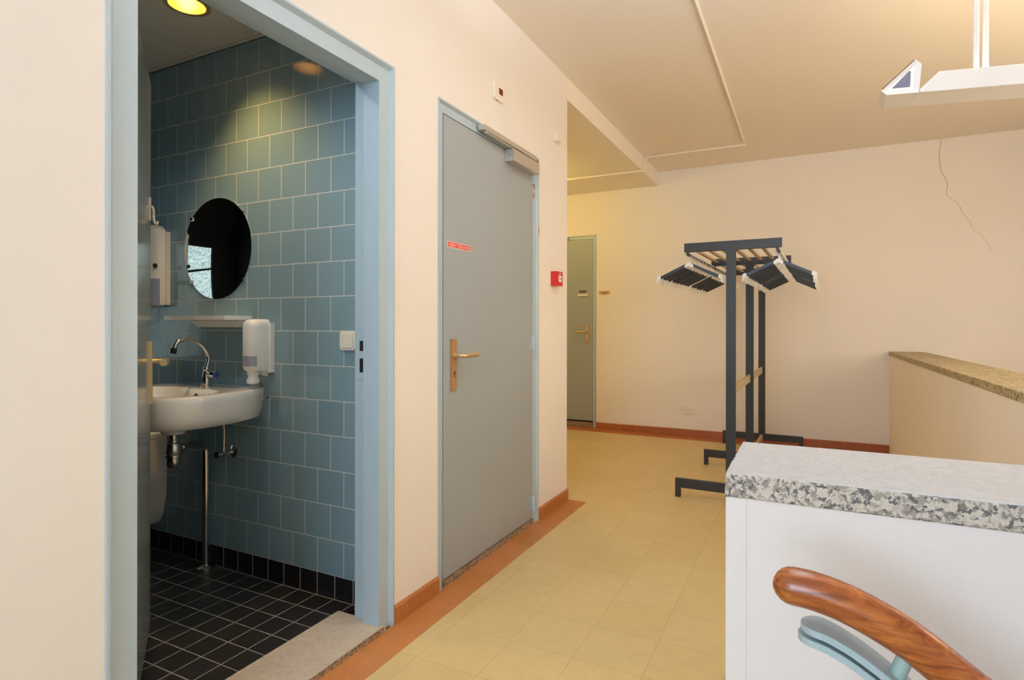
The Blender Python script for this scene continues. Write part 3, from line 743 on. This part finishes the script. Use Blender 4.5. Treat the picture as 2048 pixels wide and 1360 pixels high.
# tap
tp = thing('faucet', 'chrome swan-neck tap with a blue-capped knob on the basin', 'faucet', (bx_, 1.805, rz))
bm = BM(); lathe(bm, [(.026, rz), (.026, rz+.005), (.019, rz+.01), (.018, rz+.05), (.017, rz+.055), (.013, rz+.075), (.015, rz+.078), (.015, rz+.09), (.011, rz+.095)], (bx_, 1.805, 0), 'Z', 20)
obj('tap_body', bm, M['chrome'], tp, smooth=True)
sp_pts = smooth_path([(bx_, 1.806, .985), (bx_, 1.816, 1.034), (bx_, 1.795, 1.078), (bx_, 1.759, 1.107), (bx_, 1.70, 1.121), (bx_, 1.662, 1.108), (bx_, 1.645, 1.075)], 6)
bm = BM(); tube(bm, sp_pts, .0095, 12); spo = obj('spout', bm, M['chrome'], tp, smooth=True)
bm = BM(); tube(bm, [(bx_, 1.647, 1.082), (bx_, 1.642, 1.058)], .0125, 12); obj('aerator', bm, M['black_hole'], spo, smooth=True)
bm = BM(); lathe(bm, [(.009, bx_+.015), (.009, bx_+.035), (.016, bx_+.038), (.018, bx_+.06), (.016, bx_+.07)], (0, 1.80, .955), 'X', 14); kn = obj('knob', bm, M['chrome'], tp, smooth=True)
bm = BM(); lathe(bm, [(.0165, bx_+.0705), (.0165, bx_+.077), (.010, bx_+.081)], (0, 1.80, .955), 'X', 14); obj('knob_cap', bm, M['blue_cap'], kn, smooth=True)

# trap and waste pipe
tr = thing('bottle_trap', 'chrome bottle trap and bent waste pipe under the basin', 'waste trap', (-2.62, 1.86, 0))
bm = BM(); lathe(bm, [(.016, .698), (.016, .672), (.02, .67), (.02, .66), (.026, .655), (.031, .605), (.033, .603), (.033, .594), (.027, .59), (.027, .556), (.02, .545)], (bx_, 1.645, 0), 'Z', 20); obj('trap_body', bm, M['chrome'], tr, smooth=True)
bm = BM(); tube(bm, smooth_path([(-2.62, 1.86, 0), (-2.62, 1.86, .3), (-2.62, 1.86, .55), (-2.618, 1.853, .59), (-2.608, 1.825, .617), (-2.58, 1.75, .625), (-2.548, 1.668, .628)], 6), .0165, 14); obj('waste_pipe', bm, M['chrome'], tr, smooth=True)
bm = BM(); tube(bm, [(-2.566, 1.712, .6265), (-2.556, 1.688, .627)], .021, 12); obj('pipe_nut', bm, M['chrome'], tr, smooth=True)
bm = BM(); lathe(bm, [(.042, 0.0005), (.042, .006), (.03, .012), (.0175, .02), (.017, .02)], (-2.62, 1.86, 0), 'Z', 24); obj('floor_flange', bm, M['chrome'], tr, smooth=True)
# angle valve
av = thing('angle_valve', 'small chrome angle valve with a thin supply pipe below the basin', 'valve', (-2.485, YT, .55))
bm = BM(); lathe(bm, [(.03, YT-.001), (.03, YT-.006), (.014, YT-.014), (.009, YT-.02), (.009, YT-.045), (.013, YT-.048), (.013, YT-.062), (.010, YT-.064), (.010, YT-.07), (.017, YT-.072), (.016, YT-.095)], (-2.485, 0, .573), 'Y', 18); obj('valve_body', bm, M['chrome'], av, smooth=True)
bm = BM(); tube(bm, smooth_path([(-2.485, YT-.055, .58), (-2.485, YT-.055, .61), (-2.483, YT-.055, .68), (-2.49, YT-.06, .765)], 5), .005, 8, radii=None); lathe(bm, [(.008, .583), (.008, .604)], (-2.485, YT-.055, 0), 'Z', 10); obj('supply_pipe', bm, M['chrome'], av, smooth=True)

# ------------------------------------------------------------------ things on the hall walls
al = thing('alarm_panel', 'small white wall panel with a red window above the locked door', 'alarm', (XW, 2.706, 2.37))
bm = BM(); prism(bm, rrect(2.653, 2.762, 2.372, 2.462, .014), 'X', XW-.002, XW+.013); bevel(bm, .003, 2, .9); obj('casing', bm, M['cream_plastic'], al)
obj('indicator', bbox(XW+.0115, XW+.0145, 2.702, 2.742, 2.408, 2.440, .002), M['dark_red'], al)
bm = BM(); lathe(bm, [(.004, 2.3705), (.004, 2.3725)], (XW+.006, 2.69, 0), 'Z', 8); obj('screw', bm, M['black_hole'], al)
se = thing('wall_sensor', 'tiny cream sensor high on the wall near the hall corner', 'sensor', (XW, 3.50, 2.375))
obj('base', bbox(XW+.0005, XW+.014, 3.462, 3.548, 2.378, 2.446, .006, 3), M['cream_plastic'], se)
obj('cap', bbox(XW+.012, XW+.03, 3.478, 3.540, 2.384, 2.436, .008, 3), M['cream_plastic'], se)
cp = thing('fire_call_point', 'red square fire call point on the wall near the hall corner', 'alarm button', (XW, 3.474, 1.44))
obj('housing', bbox(XW-.002, XW+.045, 3.428, 3.520, 1.442, 1.534, .004, 2), M['red'], cp)
pn = obj('glass_panel', bbox(XW+.044, XW+.047, 3.452, 3.498, 1.468, 1.508, .001), M['plastic'], cp)
obj('press_mark', bbox(XW+.0465, XW+.0478, 3.462, 3.488, 1.485, 1.491), M['ink'], pn)
bm = BM(); prism(bm, [(3.466, 1.514), (3.484, 1.514), (3.478, 1.527), (3.472, 1.527)], 'X', XW+.044, XW+.0462); obj('symbol', bm, M['plastic'], cp)
ws = thing('wall_sign', 'small tan sign with two lines of print beside the far door', 'sign', (-2.073, YB, 1.545))
obj('plate', bbox(-2.139, -2.007, YB-.006, YB-.0005, 1.545, 1.589, .001), M['paper'], ws)
bm = BM()
for z, xs in ((1.571, [-.052, -.040, -.029, -.017, -.006, .006, .017, .029, .041]), (1.555, [-.026, -.014, -.002, .010, .022])):
    for dx in xs: box(bm, -2.073+dx, -2.073+dx+.0085, YB-.0068, YB-.0058, z-.0045, z+.0045)
obj('print', bm, M['ink'], ws)
so = thing('wall_socket', 'cream double wall socket low on the back wall', 'socket', (-1.138, YB, .24))
for cx_ in (-1.1785, -1.0985):
    bm = BM(); prism(bm, rrect(cx_-.0385, cx_+.0385, .245, .325, .008), 'Y', YB-.012, YB-.0005)
    fp = obj('faceplate', bm, M['cream_plastic'], so)
    bm = BM(); rings = []
    for r_, y_ in ((.024, YB-.0125), (.021, YB-.0125), (.020, YB-.003)):
        rings.append([bm.verts.new((cx_+r_*math.cos(2*PI*k/20), y_, .285+r_*math.sin(2*PI*k/20))) for k in range(20)])
    for a, b2 in zip(rings, rings[1:]):
        for k in range(20): bm.faces.new((a[k], a[(k+1) % 20], b2[(k+1) % 20], b2[k]))
    obj('ring', bm, M['tan_metal'], fp)
    bm = BM()
    for dx in (-.0095, .0095): lathe(bm, [(.003, YB-.0128), (.003, YB-.0118)], (cx_+dx, 0, .285), 'Y', 8)
    obj('pin_hole', bm, M['black_hole'], fp)

# painted cable ducts on the ceiling
r = .009
cd = tag(obj('cable_duct', tube(tube(BM(), smooth_path([(-.515, 5.70, ZC-.006), (-.515, 4.0, ZC-.006), (-.52, 1.0, ZC-.006), (-.52, -2.0, ZC-.006)], 3), r, 8),
     smooth_path([(-.508, 5.80, ZC-.007), (-1.30, 5.80, ZC-.007), (-1.415, 5.80, ZC-.008), (-1.448, 5.79, ZC-.05), (-1.452, 5.745, ZS+.02), (-1.452, 5.73, ZS-.006), (-1.50, 5.722, ZS-.007), (-2.3, 5.712, ZS-.007), (-4.2, 5.70, ZS-.007)], 5), r, 8), M['ceiling'], smooth=True),
     'cream painted cable pipe running across the ceiling and lower soffit', 'cable pipe')

# ------------------------------------------------------------------ parapets
def parapet(name, x0, x1, y0, y1, label, wall_mat, edge_mat, top_mat, over, z0=-.2, trim=False):
    t = thing(name, label, 'parapet', ((x0+x1)/2, (y0+y1)/2, 0), kind='structure')
    ox0, ox1, oy0, oy1 = over
    b_ = obj('wall_body', bbox(x0+ox0, x1-ox1, y0+oy0, y1-oy1, z0, .913), wall_mat, t)
    bm = BM(); box(bm, x0, x1, y0, y1, .912, .9505)
    bmesh.ops.subdivide_edges(bm, edges=[e for e in bm.edges if e.calc_length() > .2], cuts=24, use_grid_fill=True)
    bevel(bm, .0035, 2, 1.0)
    for v in bm.verts:
        if v.co.z > .93: v.co.z += random.uniform(-.0004, .0006)
        if v.co.x < x0+.002 or v.co.y < y0+.002: v.co += Vector((random.uniform(-.0012, .0006), random.uniform(-.0010, .0006), 0))
    cp_ = obj('coping', bm, None, t, mats=[edge_mat, top_mat])
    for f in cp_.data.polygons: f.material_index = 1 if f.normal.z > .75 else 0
    return t
pn_ = parapet('wall_parapet_near', -.116, RX, .985, 1.27, 'white near parapet wall with a thick speckled granite coping', M['white_wall'], M['granite'], M['granite_top'], (.003, 0, .004, .004), z0=-1.6)
obj('corner_trim', bbox(-.1155, -.085, .9878, .993, -.05, .911, .002), M['white_wall'], pn_)
M['far_paint_lit'] = plain('brightened_cream_paint', srgb(246, 236, 228), .7, var=.02, scale=3, space='world', spec=.25)  # same wall paint, lightened in place of bounced light
parapet('wall_parapet_far', .686, .965, 1.27, YB, 'cream far parapet with beige granite coping running to the back wall', M['far_paint_lit'], M['granite_far'], M['granite_far'], (.004, .004, 0, 0), z0=-1.6)

# stairs going down to the right below the handrail
bm = BM()
for i in range(8):
    box(bm, .02+.26*i, .02+.26*(i+1)+.02, -.3, .981, -1.6, -.17*(i+1))
tag(obj('staircase', bm, M['stair']), 'stone stair flight going down beside the near parapet', 'stairs', kind='structure')

# ------------------------------------------------------------------ handrail
HY = .78
hr = thing('handrail', 'varnished round wooden handrail on a blue-grey steel balustrade', 'handrail', (-.02, HY, -.002))
cl_ = [(-.0145, .8715), (.006, .8705), (.033, .865), (.0565, .857), (.0765, .8485), (.097, .838), (.1175, .825), (.14, .8085), (.2, .765), (.4, .615), (1.0, .165), (1.5, -.21)]
path = smooth_path([(x, HY, z) for x, z in cl_], 5)
rad = .0222
pre = [(-.0145-rad*math.sin(a), HY, .8715+.0008*a) for a in (1.45, 1.25, .95, .6, .3)]
rr = [rad*max(.12, math.cos(a)) for a in (1.45, 1.25, .95, .6, .3)]
bm = BM(); tube(bm, pre+path, rad, 28, radii=rr+[rad]*len(path)); obj('wood_rail', bm, M['rail_wood'], hr, smooth=True)
HYf = .757
def bar_path(pts): return smooth_path([(x*HYf/.78, HY, H-(H-z)*HYf/.78) for x, z in pts], 5)
b1 = [(.017, .8205), (.026, .818), (.036, .8142), (.048, .8088), (.060, .8022), (.073, .7942), (.086, .7855), (.13, .755), (.3, .63), (1.0, .115), (1.4, -.18)]
def flat_bar(pts, w, t, dz):
    """flat bar with a rounded end, lying level across its width"""
    bm = BM(); P = bar_path([(x, z+dz) for x, z in pts]); rings = []
    # rounded nose
    nose = []
    for a in (1.5, 1.2, .9, .6, .3): nose.append((P[0]-Vector((w*math.sin(a), 0, -.0006)), w*math.cos(a)))
    seq = [(p, max(.002, hw)) for p, hw in nose]+[(p, w) for p in P]
    for i, (p, hw) in enumerate(seq):
        q0, q1 = seq[max(i-1, 0)][0], seq[min(i+1, len(seq)-1)][0]; tg = (q1-q0).normalized(); up = Vector((-tg.z, 0, tg.x))
        if up.z < 0: up = -up
        rings.append([bm.verts.new(p+Vector((0, s*hw, 0))+up*u) for s, u in ((-1, -t), (-1, -.001), (-.96, 0), (.96, 0), (1, -.001), (1, -t))])
    fs = []
    for a, b2 in zip(rings, rings[1:]):
        for k in range(6): fs.append(bm.faces.new((a[k], a[(k+1) % 6], b2[(k+1) % 6], b2[k])))
    fs += [bm.faces.new(rings[0][::-1]), bm.faces.new(rings[-1])]
    bmesh.ops.recalc_face_normals(bm, faces=fs); return bm
obj('upper_bar', flat_bar(b1, .0225, .0075, 0), M['blue_steel'], hr, smooth=False)
obj('lower_bar', flat_bar([(x-.003, z) for x, z in b1], .0225, .0075, -.0125), M['blue_steel'], hr)
for x_, z0_, z1_ in ((.088, .786, .822), (.62, .38, .44), (1.15, -.01, .05)):
    bm = BM(); tube(bm, [(x_, HY, z0_-.002), (x_+.016, HY, z1_+.006)], .0085, 14); obj('stem', bm, M['green_steel'], hr, smooth=True)
for x_, zt_, zb_ in ((.075, .766, -.17), (.60, .372, -.51), (1.12, -.01, -.85)):
    obj('baluster', bbox(x_-.004, x_+.004, HY-.018, HY+.018, zb_, zt_), M['green_steel'], hr)

# ------------------------------------------------------------------ pendant lamp
pa = math.radians(13)
pl = thing('pendant_lamp', 'white suspended lamp with an angular open end at upper right', 'lamp', (.42, 2.973, 2.18), pa)
ZL = ZC-2.18
bm = BM(); prism(bm, [(.006, -.003), (.006, .008), (.079, .078), (2.0, .078), (2.0, -.003)], 'Y', -.001, .012); bevel(bm, .002, 2, .9)
obj('front_panel', bm, M['white'], pl, local=True)
bm = BM(); prism(bm, [(.03, .01), (.09, .078), (2.0, .078), (2.0, .01)], 'Y', .158, .17); obj('rear_panel', bm, M['white'], pl, local=True)
bm = BM(); box(bm, .010, .298, .0, .17, -.004, .004); box(bm, .303, 1.2, .0, .17, -.004, .004); box(bm, 1.202, 2.0, 0, .17, -.004, .004); bevel(bm, .0015, 1)
obj('base_tray', bm, M['white'], pl, local=True)
# triangular open end
def tri(x0, x1, z0, z1): return [(x0, z0), (x1, z0), (x1, z1)]
bm = BM()
o3 = [(-.140, .016), (-.118, -.004), (.003, -.004), (.014, .116), (-.010, .137)]
i3 = [(-.116, .012), (-.116, .012), (-.020, .012), (-.020, .100), (-.020, .100)]
vf = [bm.verts.new((u, 0, v)) for u, v in o3]; vb = [bm.verts.new((u+(.045 if k_ < 2 else 0), .17, v)) for k_, (u, v) in enumerate(o3)]
wf = [bm.verts.new((u, 0.006, v)) for u, v in ((-.118, .017), (-.016, .017), (-.013, .112))]
wb2 = [bm.verts.new((u, .164, v)) for u, v in ((-.066, .017), (-.016, .017), (-.013, .112))]
# front lip faces
bm.faces.new((vf[0], vf[1], wf[0])); bm.faces.new((vf[1], vf[2], wf[1], wf[0])); bm.faces.new((vf[2], vf[3], wf[2], wf[1])); bm.faces.new((vf[3], vf[4], wf[2])); bm.faces.new((vf[4], vf[0], wf[0], wf[2]))
bm.faces.new((vb[0], wb2[0], vb[1])); bm.faces.new((vb[1], wb2[0], wb2[1], vb[2])); bm.faces.new((vb[2], wb2[1], wb2[2], vb[3])); bm.faces.new((vb[3], wb2[2], vb[4])); bm.faces.new((vb[4], wb2[2], wb2[0], vb[0]))
for k in range(5): bm.faces.new((vf[k], vb[k], vb[(k+1) % 5], vf[(k+1) % 5]))
for k in range(3): bm.faces.new((wf[k], wf[(k+1) % 3], wb2[(k+1) % 3], wb2[k]))
bmesh.ops.recalc_face_normals(bm, faces=bm.faces[:])
en = obj('end_frame', bm, M['white'], pl, local=True)
bm = BM(); prism(bm, [(-.1165, .0175), (-.0165, .0175), (-.0138, .110)], 'Y', .010, .03); obj('glow_panel', bm, M['glow'], en, local=True)
bm = BM(); prism(bm, [(-.098, .024), (-.027, .024), (-.024, .092), (-.031, .094)], 'Y', .004, .0095); bevel(bm, .003, 2, .9); obj('end_plate', bm, M['dark_blue'], en, local=True)
bm = BM(); tube(bm, [(-.136, -.001, .0215), (-.015, -.001, .1345)], .0017, 6); obj('dark_edge_strip', bm, M['black_hole'], en, local=True)  # thin dark strip along the sloping edge
for y_, x_ in ((.07, .243), (.085, .285)):
    bm = BM(); tube(bm, [(x_, y_, .004), (x_, y_, ZL)], .0105, 14); obj('rod', bm, M['white'], pl, local=True, smooth=True)
bm = BM(); box(bm, .20, .33, .04, .12, ZL-.02, ZL-.0005); bevel(bm, .004, 2); obj('ceiling_mount', bm, M['white'], pl, local=True)
# invented suspended lamp that brightens the ceiling, above the top edge of view
UX, UY, UZ = -.1, 1.7, 2.5
ul = thing('pendant_lamp', 'added white uplight trough above the top edge of the view', 'lamp', (UX, UY, UZ))
bm = BM(); prism(bm, [(-.085, .07), (-.06, 0), (.06, 0), (.085, .07), (.08, .07), (.056, .005), (-.056, .005), (-.08, .07)], 'Y', -.72, .72); obj('trough', bm, M['white'], ul, local=True)
bm = BM(); tube(bm, [(0, -.68, .028), (0, .68, .028)], .013, 12); obj('lamp_tube', bm, M['glow'], ul, local=True, smooth=True)
for y_ in (-.5, .5):
    bm = BM(); tube(bm, [(0, y_, .004), (0, y_, ZC-UZ-.0005)], .005, 8); obj('rod', bm, M['white'], ul, local=True, smooth=True)
# invented stairwell window for warm fill, beyond the right edge of view
w3 = thing('added_stair_window', 'added stairwell window giving warm fill light beyond the right edge of the view', 'window', (RX, 3.5, .9), kind='structure')
bm = BM()
for (y0, y1, z0, z1) in ((2.74, 4.26, .9, .96), (2.74, 4.26, 2.44, 2.5), (2.74, 2.80, .96, 2.44), (4.20, 4.26, .96, 2.44), (3.48, 3.52, .96, 2.44)):
    box(bm, RX-.05, RX-.0005, y0, y1, z0, z1)
obj('frame', bm, M['white'], w3)
bm = BM(); box(bm, RX-.014, RX-.004, 2.78, 4.22, .94, 2.46); obj('pane', bm, M['fill_pane'], w3)
# corridor lamp, hidden by the wall corner
kl = thing('corridor_lamp', 'warm ceiling lamp in the side corridor hidden by the wall corner', 'lamp', (KX := -2.75, KY := 5.2, ZS))
bm = BM(); lathe(bm, [(.13, ZS+.002), (.13, ZS-.03), (.11, ZS-.06), (.05, ZS-.075)], (KX, KY, 0), 'Z', 24)
M['corr'] = emit('corridor_lamp_glow', (1, .74, .30, 1), 9); obj('shade', bm, M['corr'], kl, smooth=True)

# ------------------------------------------------------------------ coat rack
RA = -math.atan(.0278); RO = Vector((-.451, 4.11, 0))
rk = thing('coat_rack', 'black metal coat rack with a slatted hat shelf', 'coat rack', RO, RA)
BY = (0, 1.07, 2.09)
def rp(name, bm, mat, smooth=False, par=None): return obj(name, bm, mat, par or rk, local=True, smooth=smooth)
for y in BY:
    bm = BM(); box(bm, -.030, .030, y, y+.03, .064, 1.6975); bevel(bm, .003, 2); rp('post', bm, M['black_metal'])
    bm = BM(); prism(bm, [(-.304, 1.6945), (.309, 1.6945), (.309, 1.7545), (-.304, 1.7545)], 'Y', y-.001, y+.031)
    # small gussets where the post meets the bar
    prism(bm, [(-.030, 1.695), (-.044, 1.695), (-.030, 1.681)], 'Y', y+.002, y+.028); prism(bm, [(.030, 1.695), (.044, 1.695), (.030, 1.681)], 'Y', y+.002, y+.028)
    rp('crossbar', bm, M['black_metal'])
    bm = BM(); prism(bm, [(-.364, 0), (-.329, 0), (-.329, .066), (.329, .066), (.329, 0), (.364, 0), (.364, .129), (-.364, .129)], 'Y', y-.0015, y+.0315); bevel(bm, .003, 2, .9); rp('foot', bm, M['black_metal'])
for k in range(7):
    x = -.264+.088*k
    bm = BM(); box(bm, x-.012, x+.012, .02, 2.11, 1.722, 1.738); bevel(bm, .002, 1); rp('shelf_slat', bm, M['slat'])
for x in (-.284, .284):
    bm = BM(); tube(bm, [(x, -.0, 1.680), (x, 2.12, 1.680)], .009, 12)
    for y in BY: box(bm, x-.007, x+.007, y+.005, y+.025, 1.680, 1.696)
    rp('hanging_rail', bm, M['black_metal'], True)
for y0, y1 in ((.03, 1.07), (1.10, 2.09)):
    bm = BM(); box(bm, -.008, .008, y0, y1, .725, .785); rp('stretcher', bm, M['tan_metal'])
bm = BM(); box(bm, -.012, .012, 1.10, 2.09, .07, .12); rp('floor_stretcher', bm, M['tan_metal'])

# hangers: built once, then copied part by part
def make_hanger():
    t = thing('clothes_hanger', '', 'hanger')
    for s in (-1, 1):
        bm = BM(); dx, dz = .193, -.093; L = math.hypot(dx, dz)
        box(bm, .0, L, -.006, .006, -.0095, .0095); bevel(bm, .003, 2)
        a = math.atan2(dz, dx)
        xform(bm, Matrix.Translation((.014*s, 0, -.060)) @ (Matrix.Rotation(-a if s > 0 else a-PI+2*PI, 4, 'Y') if s > 0 else Matrix.Scale(-1, 4, (1, 0, 0)) @ Matrix.Rotation(-a, 4, 'Y')))
        bmesh.ops.recalc_face_normals(bm, faces=bm.faces[:])
        obj('arm', bm, M['hanger_black'], t, local=True)
        bm = BM(); prism(bm, [(s*.194, -.158), (s*.197, -.134), (s*.212, -.136), (s*.221, -.147), (s*.222, -.188), (s*.213, -.188), (s*.211, -.166)], 'Y', -.0085, .0085)
        bmesh.ops.recalc_face_normals(bm, faces=bm.faces[:]); obj('end_clip', bm, M['hanger_white'], t, local=True)
    bm = BM(); prism(bm, [(-.030, -.064), (-.009, -.046), (.009, -.046), (.030, -.064), (.027, -.084), (0, -.070), (-.027, -.084)], 'Y', -.0088, .0088); obj('centre_piece', bm, M['hanger_white'], t, local=True)
    bm = BM(); pts = [(.0165*math.cos(a), 0, .0165*math.sin(a)) for a in [math.radians(d) for d in range(-90, 235, 18)]]
    tube(bm, [(0, 0, -.05)]+[(0, 0, -.0165)]+pts[1:], .0034, 8); obj('hook', bm, M['hanger_white'], t, local=True, smooth=True)
    return t
proto = make_hanger()
def dup(root):
    r = root.copy(); COL.objects.link(r)
    for ch in root.children:
        c = ch.copy(); COL.objects.link(c); c.parent = r
    return r
def cam_x_to_y(px, X0):
    """hanger spacing: distance along the rail of a tip seen at photo column px"""
    y = 4.2
    for _ in range(40):
        X = X0+.0278*(y-4.11)
        a = (px-1024)/1162.57; fx, fy = -math.sin(.4691), math.cos(.4691); rx, ry = fy, -fx
        dxx, dyy = fx+a*rx, fy+a*(-fx)
        y = X/dxx*dyy
    return y
GL = 'hangers on the left rail of the coat rack'; GR = 'hangers on the right rail of the coat rack'
ys_l = [4.175, 4.245, 4.31, 4.38, 4.45, 4.53, 4.62, 4.71, 4.79, 4.90, 4.98, 5.08, 5.25, 5.36, 5.46, 5.56, 5.66, 5.78, 5.88, 5.98]
ys_r = [4.20, 4.28, 4.36, 4.45, 4.54, 4.63, 4.73, 4.84, 4.95, 5.05, 5.25, 5.36, 5.48, 5.60, 5.72, 5.84, 5.96]
first = True
for side, ys, grp in ((-1, ys_l, GL), (1, ys_r, GR)):
    for i, y in enumerate(ys):
        h_ = proto if first else dup(proto); first = False
        ly = y-4.11; lx = side*.284
        h_.location = RO+Vector((lx*math.cos(RA)-ly*math.sin(RA), lx*math.sin(RA)+ly*math.cos(RA), 1.6745))
        h_.rotation_euler = (0, random.uniform(-.02, .02), RA+random.uniform(-.035, .035)+(.02 if side > 0 else 0))
        s_ = 'left' if side < 0 else 'right'
        if i == 0: h_['label'] = 'black clothes hanger with white tips, frontmost on the %s rail of the coat rack' % s_
        else: h_['label'] = 'black clothes hanger with white tips in the row behind the frontmost on the %s rail' % s_
        h_['group'] = grp

# ------------------------------------------------------------------ lights
def area(name, loc, target, sx_, sy_, power, col):
    l = bpy.data.lights.new(name, 'AREA'); l.shape = 'RECTANGLE'; l.size = sx_; l.size_y = sy_; l.energy = power; l.color = col
    o = bpy.data.objects.new(name, l); COL.objects.link(o); o.location = loc
    o.rotation_euler = (Vector(target)-Vector(loc)).to_track_quat('-Z', 'Y').to_euler(); return o
LP = dict(window=((.60, .81, 1), 86), stair=((1, .81, .55), 46), corridor=((1, .77, .20), 22), pend=((1, .79, .56), 9), up=((.80, .88, 1), 46), down=((1, .60, .17), 36), sky=.6)
area('rear_fill_daylight', ((RW[0]+RW[1])/2, -2.42, (RW[2]+RW[3])/2), ((RW[0]+RW[1])/2, 3, 1.675), RW[1]-RW[0]-.1, RW[3]-RW[2]-.1, LP['window'][1], LP['window'][0])  # daylight fill at the added rear window
area('stairwell_fill_light', (RX-.03, 3.5, 1.7), (-2, 3.5, 1.65), 1.4, 1.5, LP['stair'][1], LP['stair'][0])  # warm fill at the added stairwell window
l = bpy.data.lights.new('corridor_light', 'POINT'); l.energy = LP['corridor'][1]; l.color = LP['corridor'][0]; l.shadow_soft_size = .1
o = bpy.data.objects.new('corridor_light', l); COL.objects.link(o); o.location = (KX, KY, ZS-.16)
area('pendant_uplight', (1.40, 3.30, 2.27), (1.40, 3.30, 5), 1.6, .10, LP['pend'][1], LP['pend'][0]).rotation_euler = (PI, 0, pa)
area('ceiling_fill_uplight', (UX, UY, UZ+.068), (UX, UY, 5), .12, 1.36, LP['up'][1], LP['up'][0]).rotation_euler = (PI, 0, 0)  # ceiling fill from the added trough
l = bpy.data.lights.new('downlight_beam', 'SPOT'); l.energy = LP['down'][1]; l.color = LP['down'][0]; l.spot_size = math.radians(92); l.spot_blend = .9; l.shadow_soft_size = .03
o = bpy.data.objects.new('downlight_beam', l); COL.objects.link(o); o.location = (LC[0], LC[1], CZ+.025)
o.rotation_euler = (Vector((.07, .09, -.6))).to_track_quat('-Z', 'Y').to_euler()

l = bpy.data.lights.new('washroom_fill_beam', 'SPOT'); l.energy = 27; l.color = (.84, .93, 1); l.spot_size = math.radians(150); l.spot_blend = .6; l.shadow_soft_size = .06  # cool fill added to lift the washroom tiles and basin
o = bpy.data.objects.new('washroom_fill_beam', l); COL.objects.link(o); o.location = (L2[0], L2[1], CZ-.03)
w = bpy.data.worlds.new('day_sky'); scene.world = w; w.use_nodes = True
bg = w.node_tree.nodes['Background']
sky = w.node_tree.nodes.new('ShaderNodeTexSky'); sky.sky_type = 'HOSEK_WILKIE'; sky.turbidity = 6; sky.sun_direction = (.3, .6, .5)
w.node_tree.links.new(sky.outputs[0], bg.inputs[0]); bg.inputs[1].default_value = LP['sky']

# ------------------------------------------------------------------ camera
yaw, roll = .4691, .0013
Fv = Vector((-math.sin(yaw), math.cos(yaw), 0)); Rv = Vector((math.cos(yaw), math.sin(yaw), 0)); Uv = Vector((0, 0, 1))
R3 = Rv*math.cos(roll)+Uv*math.sin(roll); U3 = -Rv*math.sin(roll)+Uv*math.cos(roll)
cam = bpy.data.cameras.new('camera'); co = bpy.data.objects.new('camera', cam); COL.objects.link(co)
co.matrix_world = Matrix(((R3.x, U3.x, -Fv.x, 0), (R3.y, U3.y, -Fv.y, 0), (R3.z, U3.z, -Fv.z, H), (0, 0, 0, 1)))
cam.sensor_fit = 'HORIZONTAL'; cam.sensor_width = 36; cam.lens = 1162.57/2048*36
cam.shift_y = (651.6-680)/2048
cam.clip_start = .02
scene.camera = co
scene.view_settings.view_transform = 'Standard'; scene.view_settings.look = 'None'
scene.view_settings.exposure = 0; scene.view_settings.gamma = 1; scene.view_settings.use_curve_mapping = False
scene.cycles.max_bounces = 10; scene.cycles.diffuse_bounces = 6
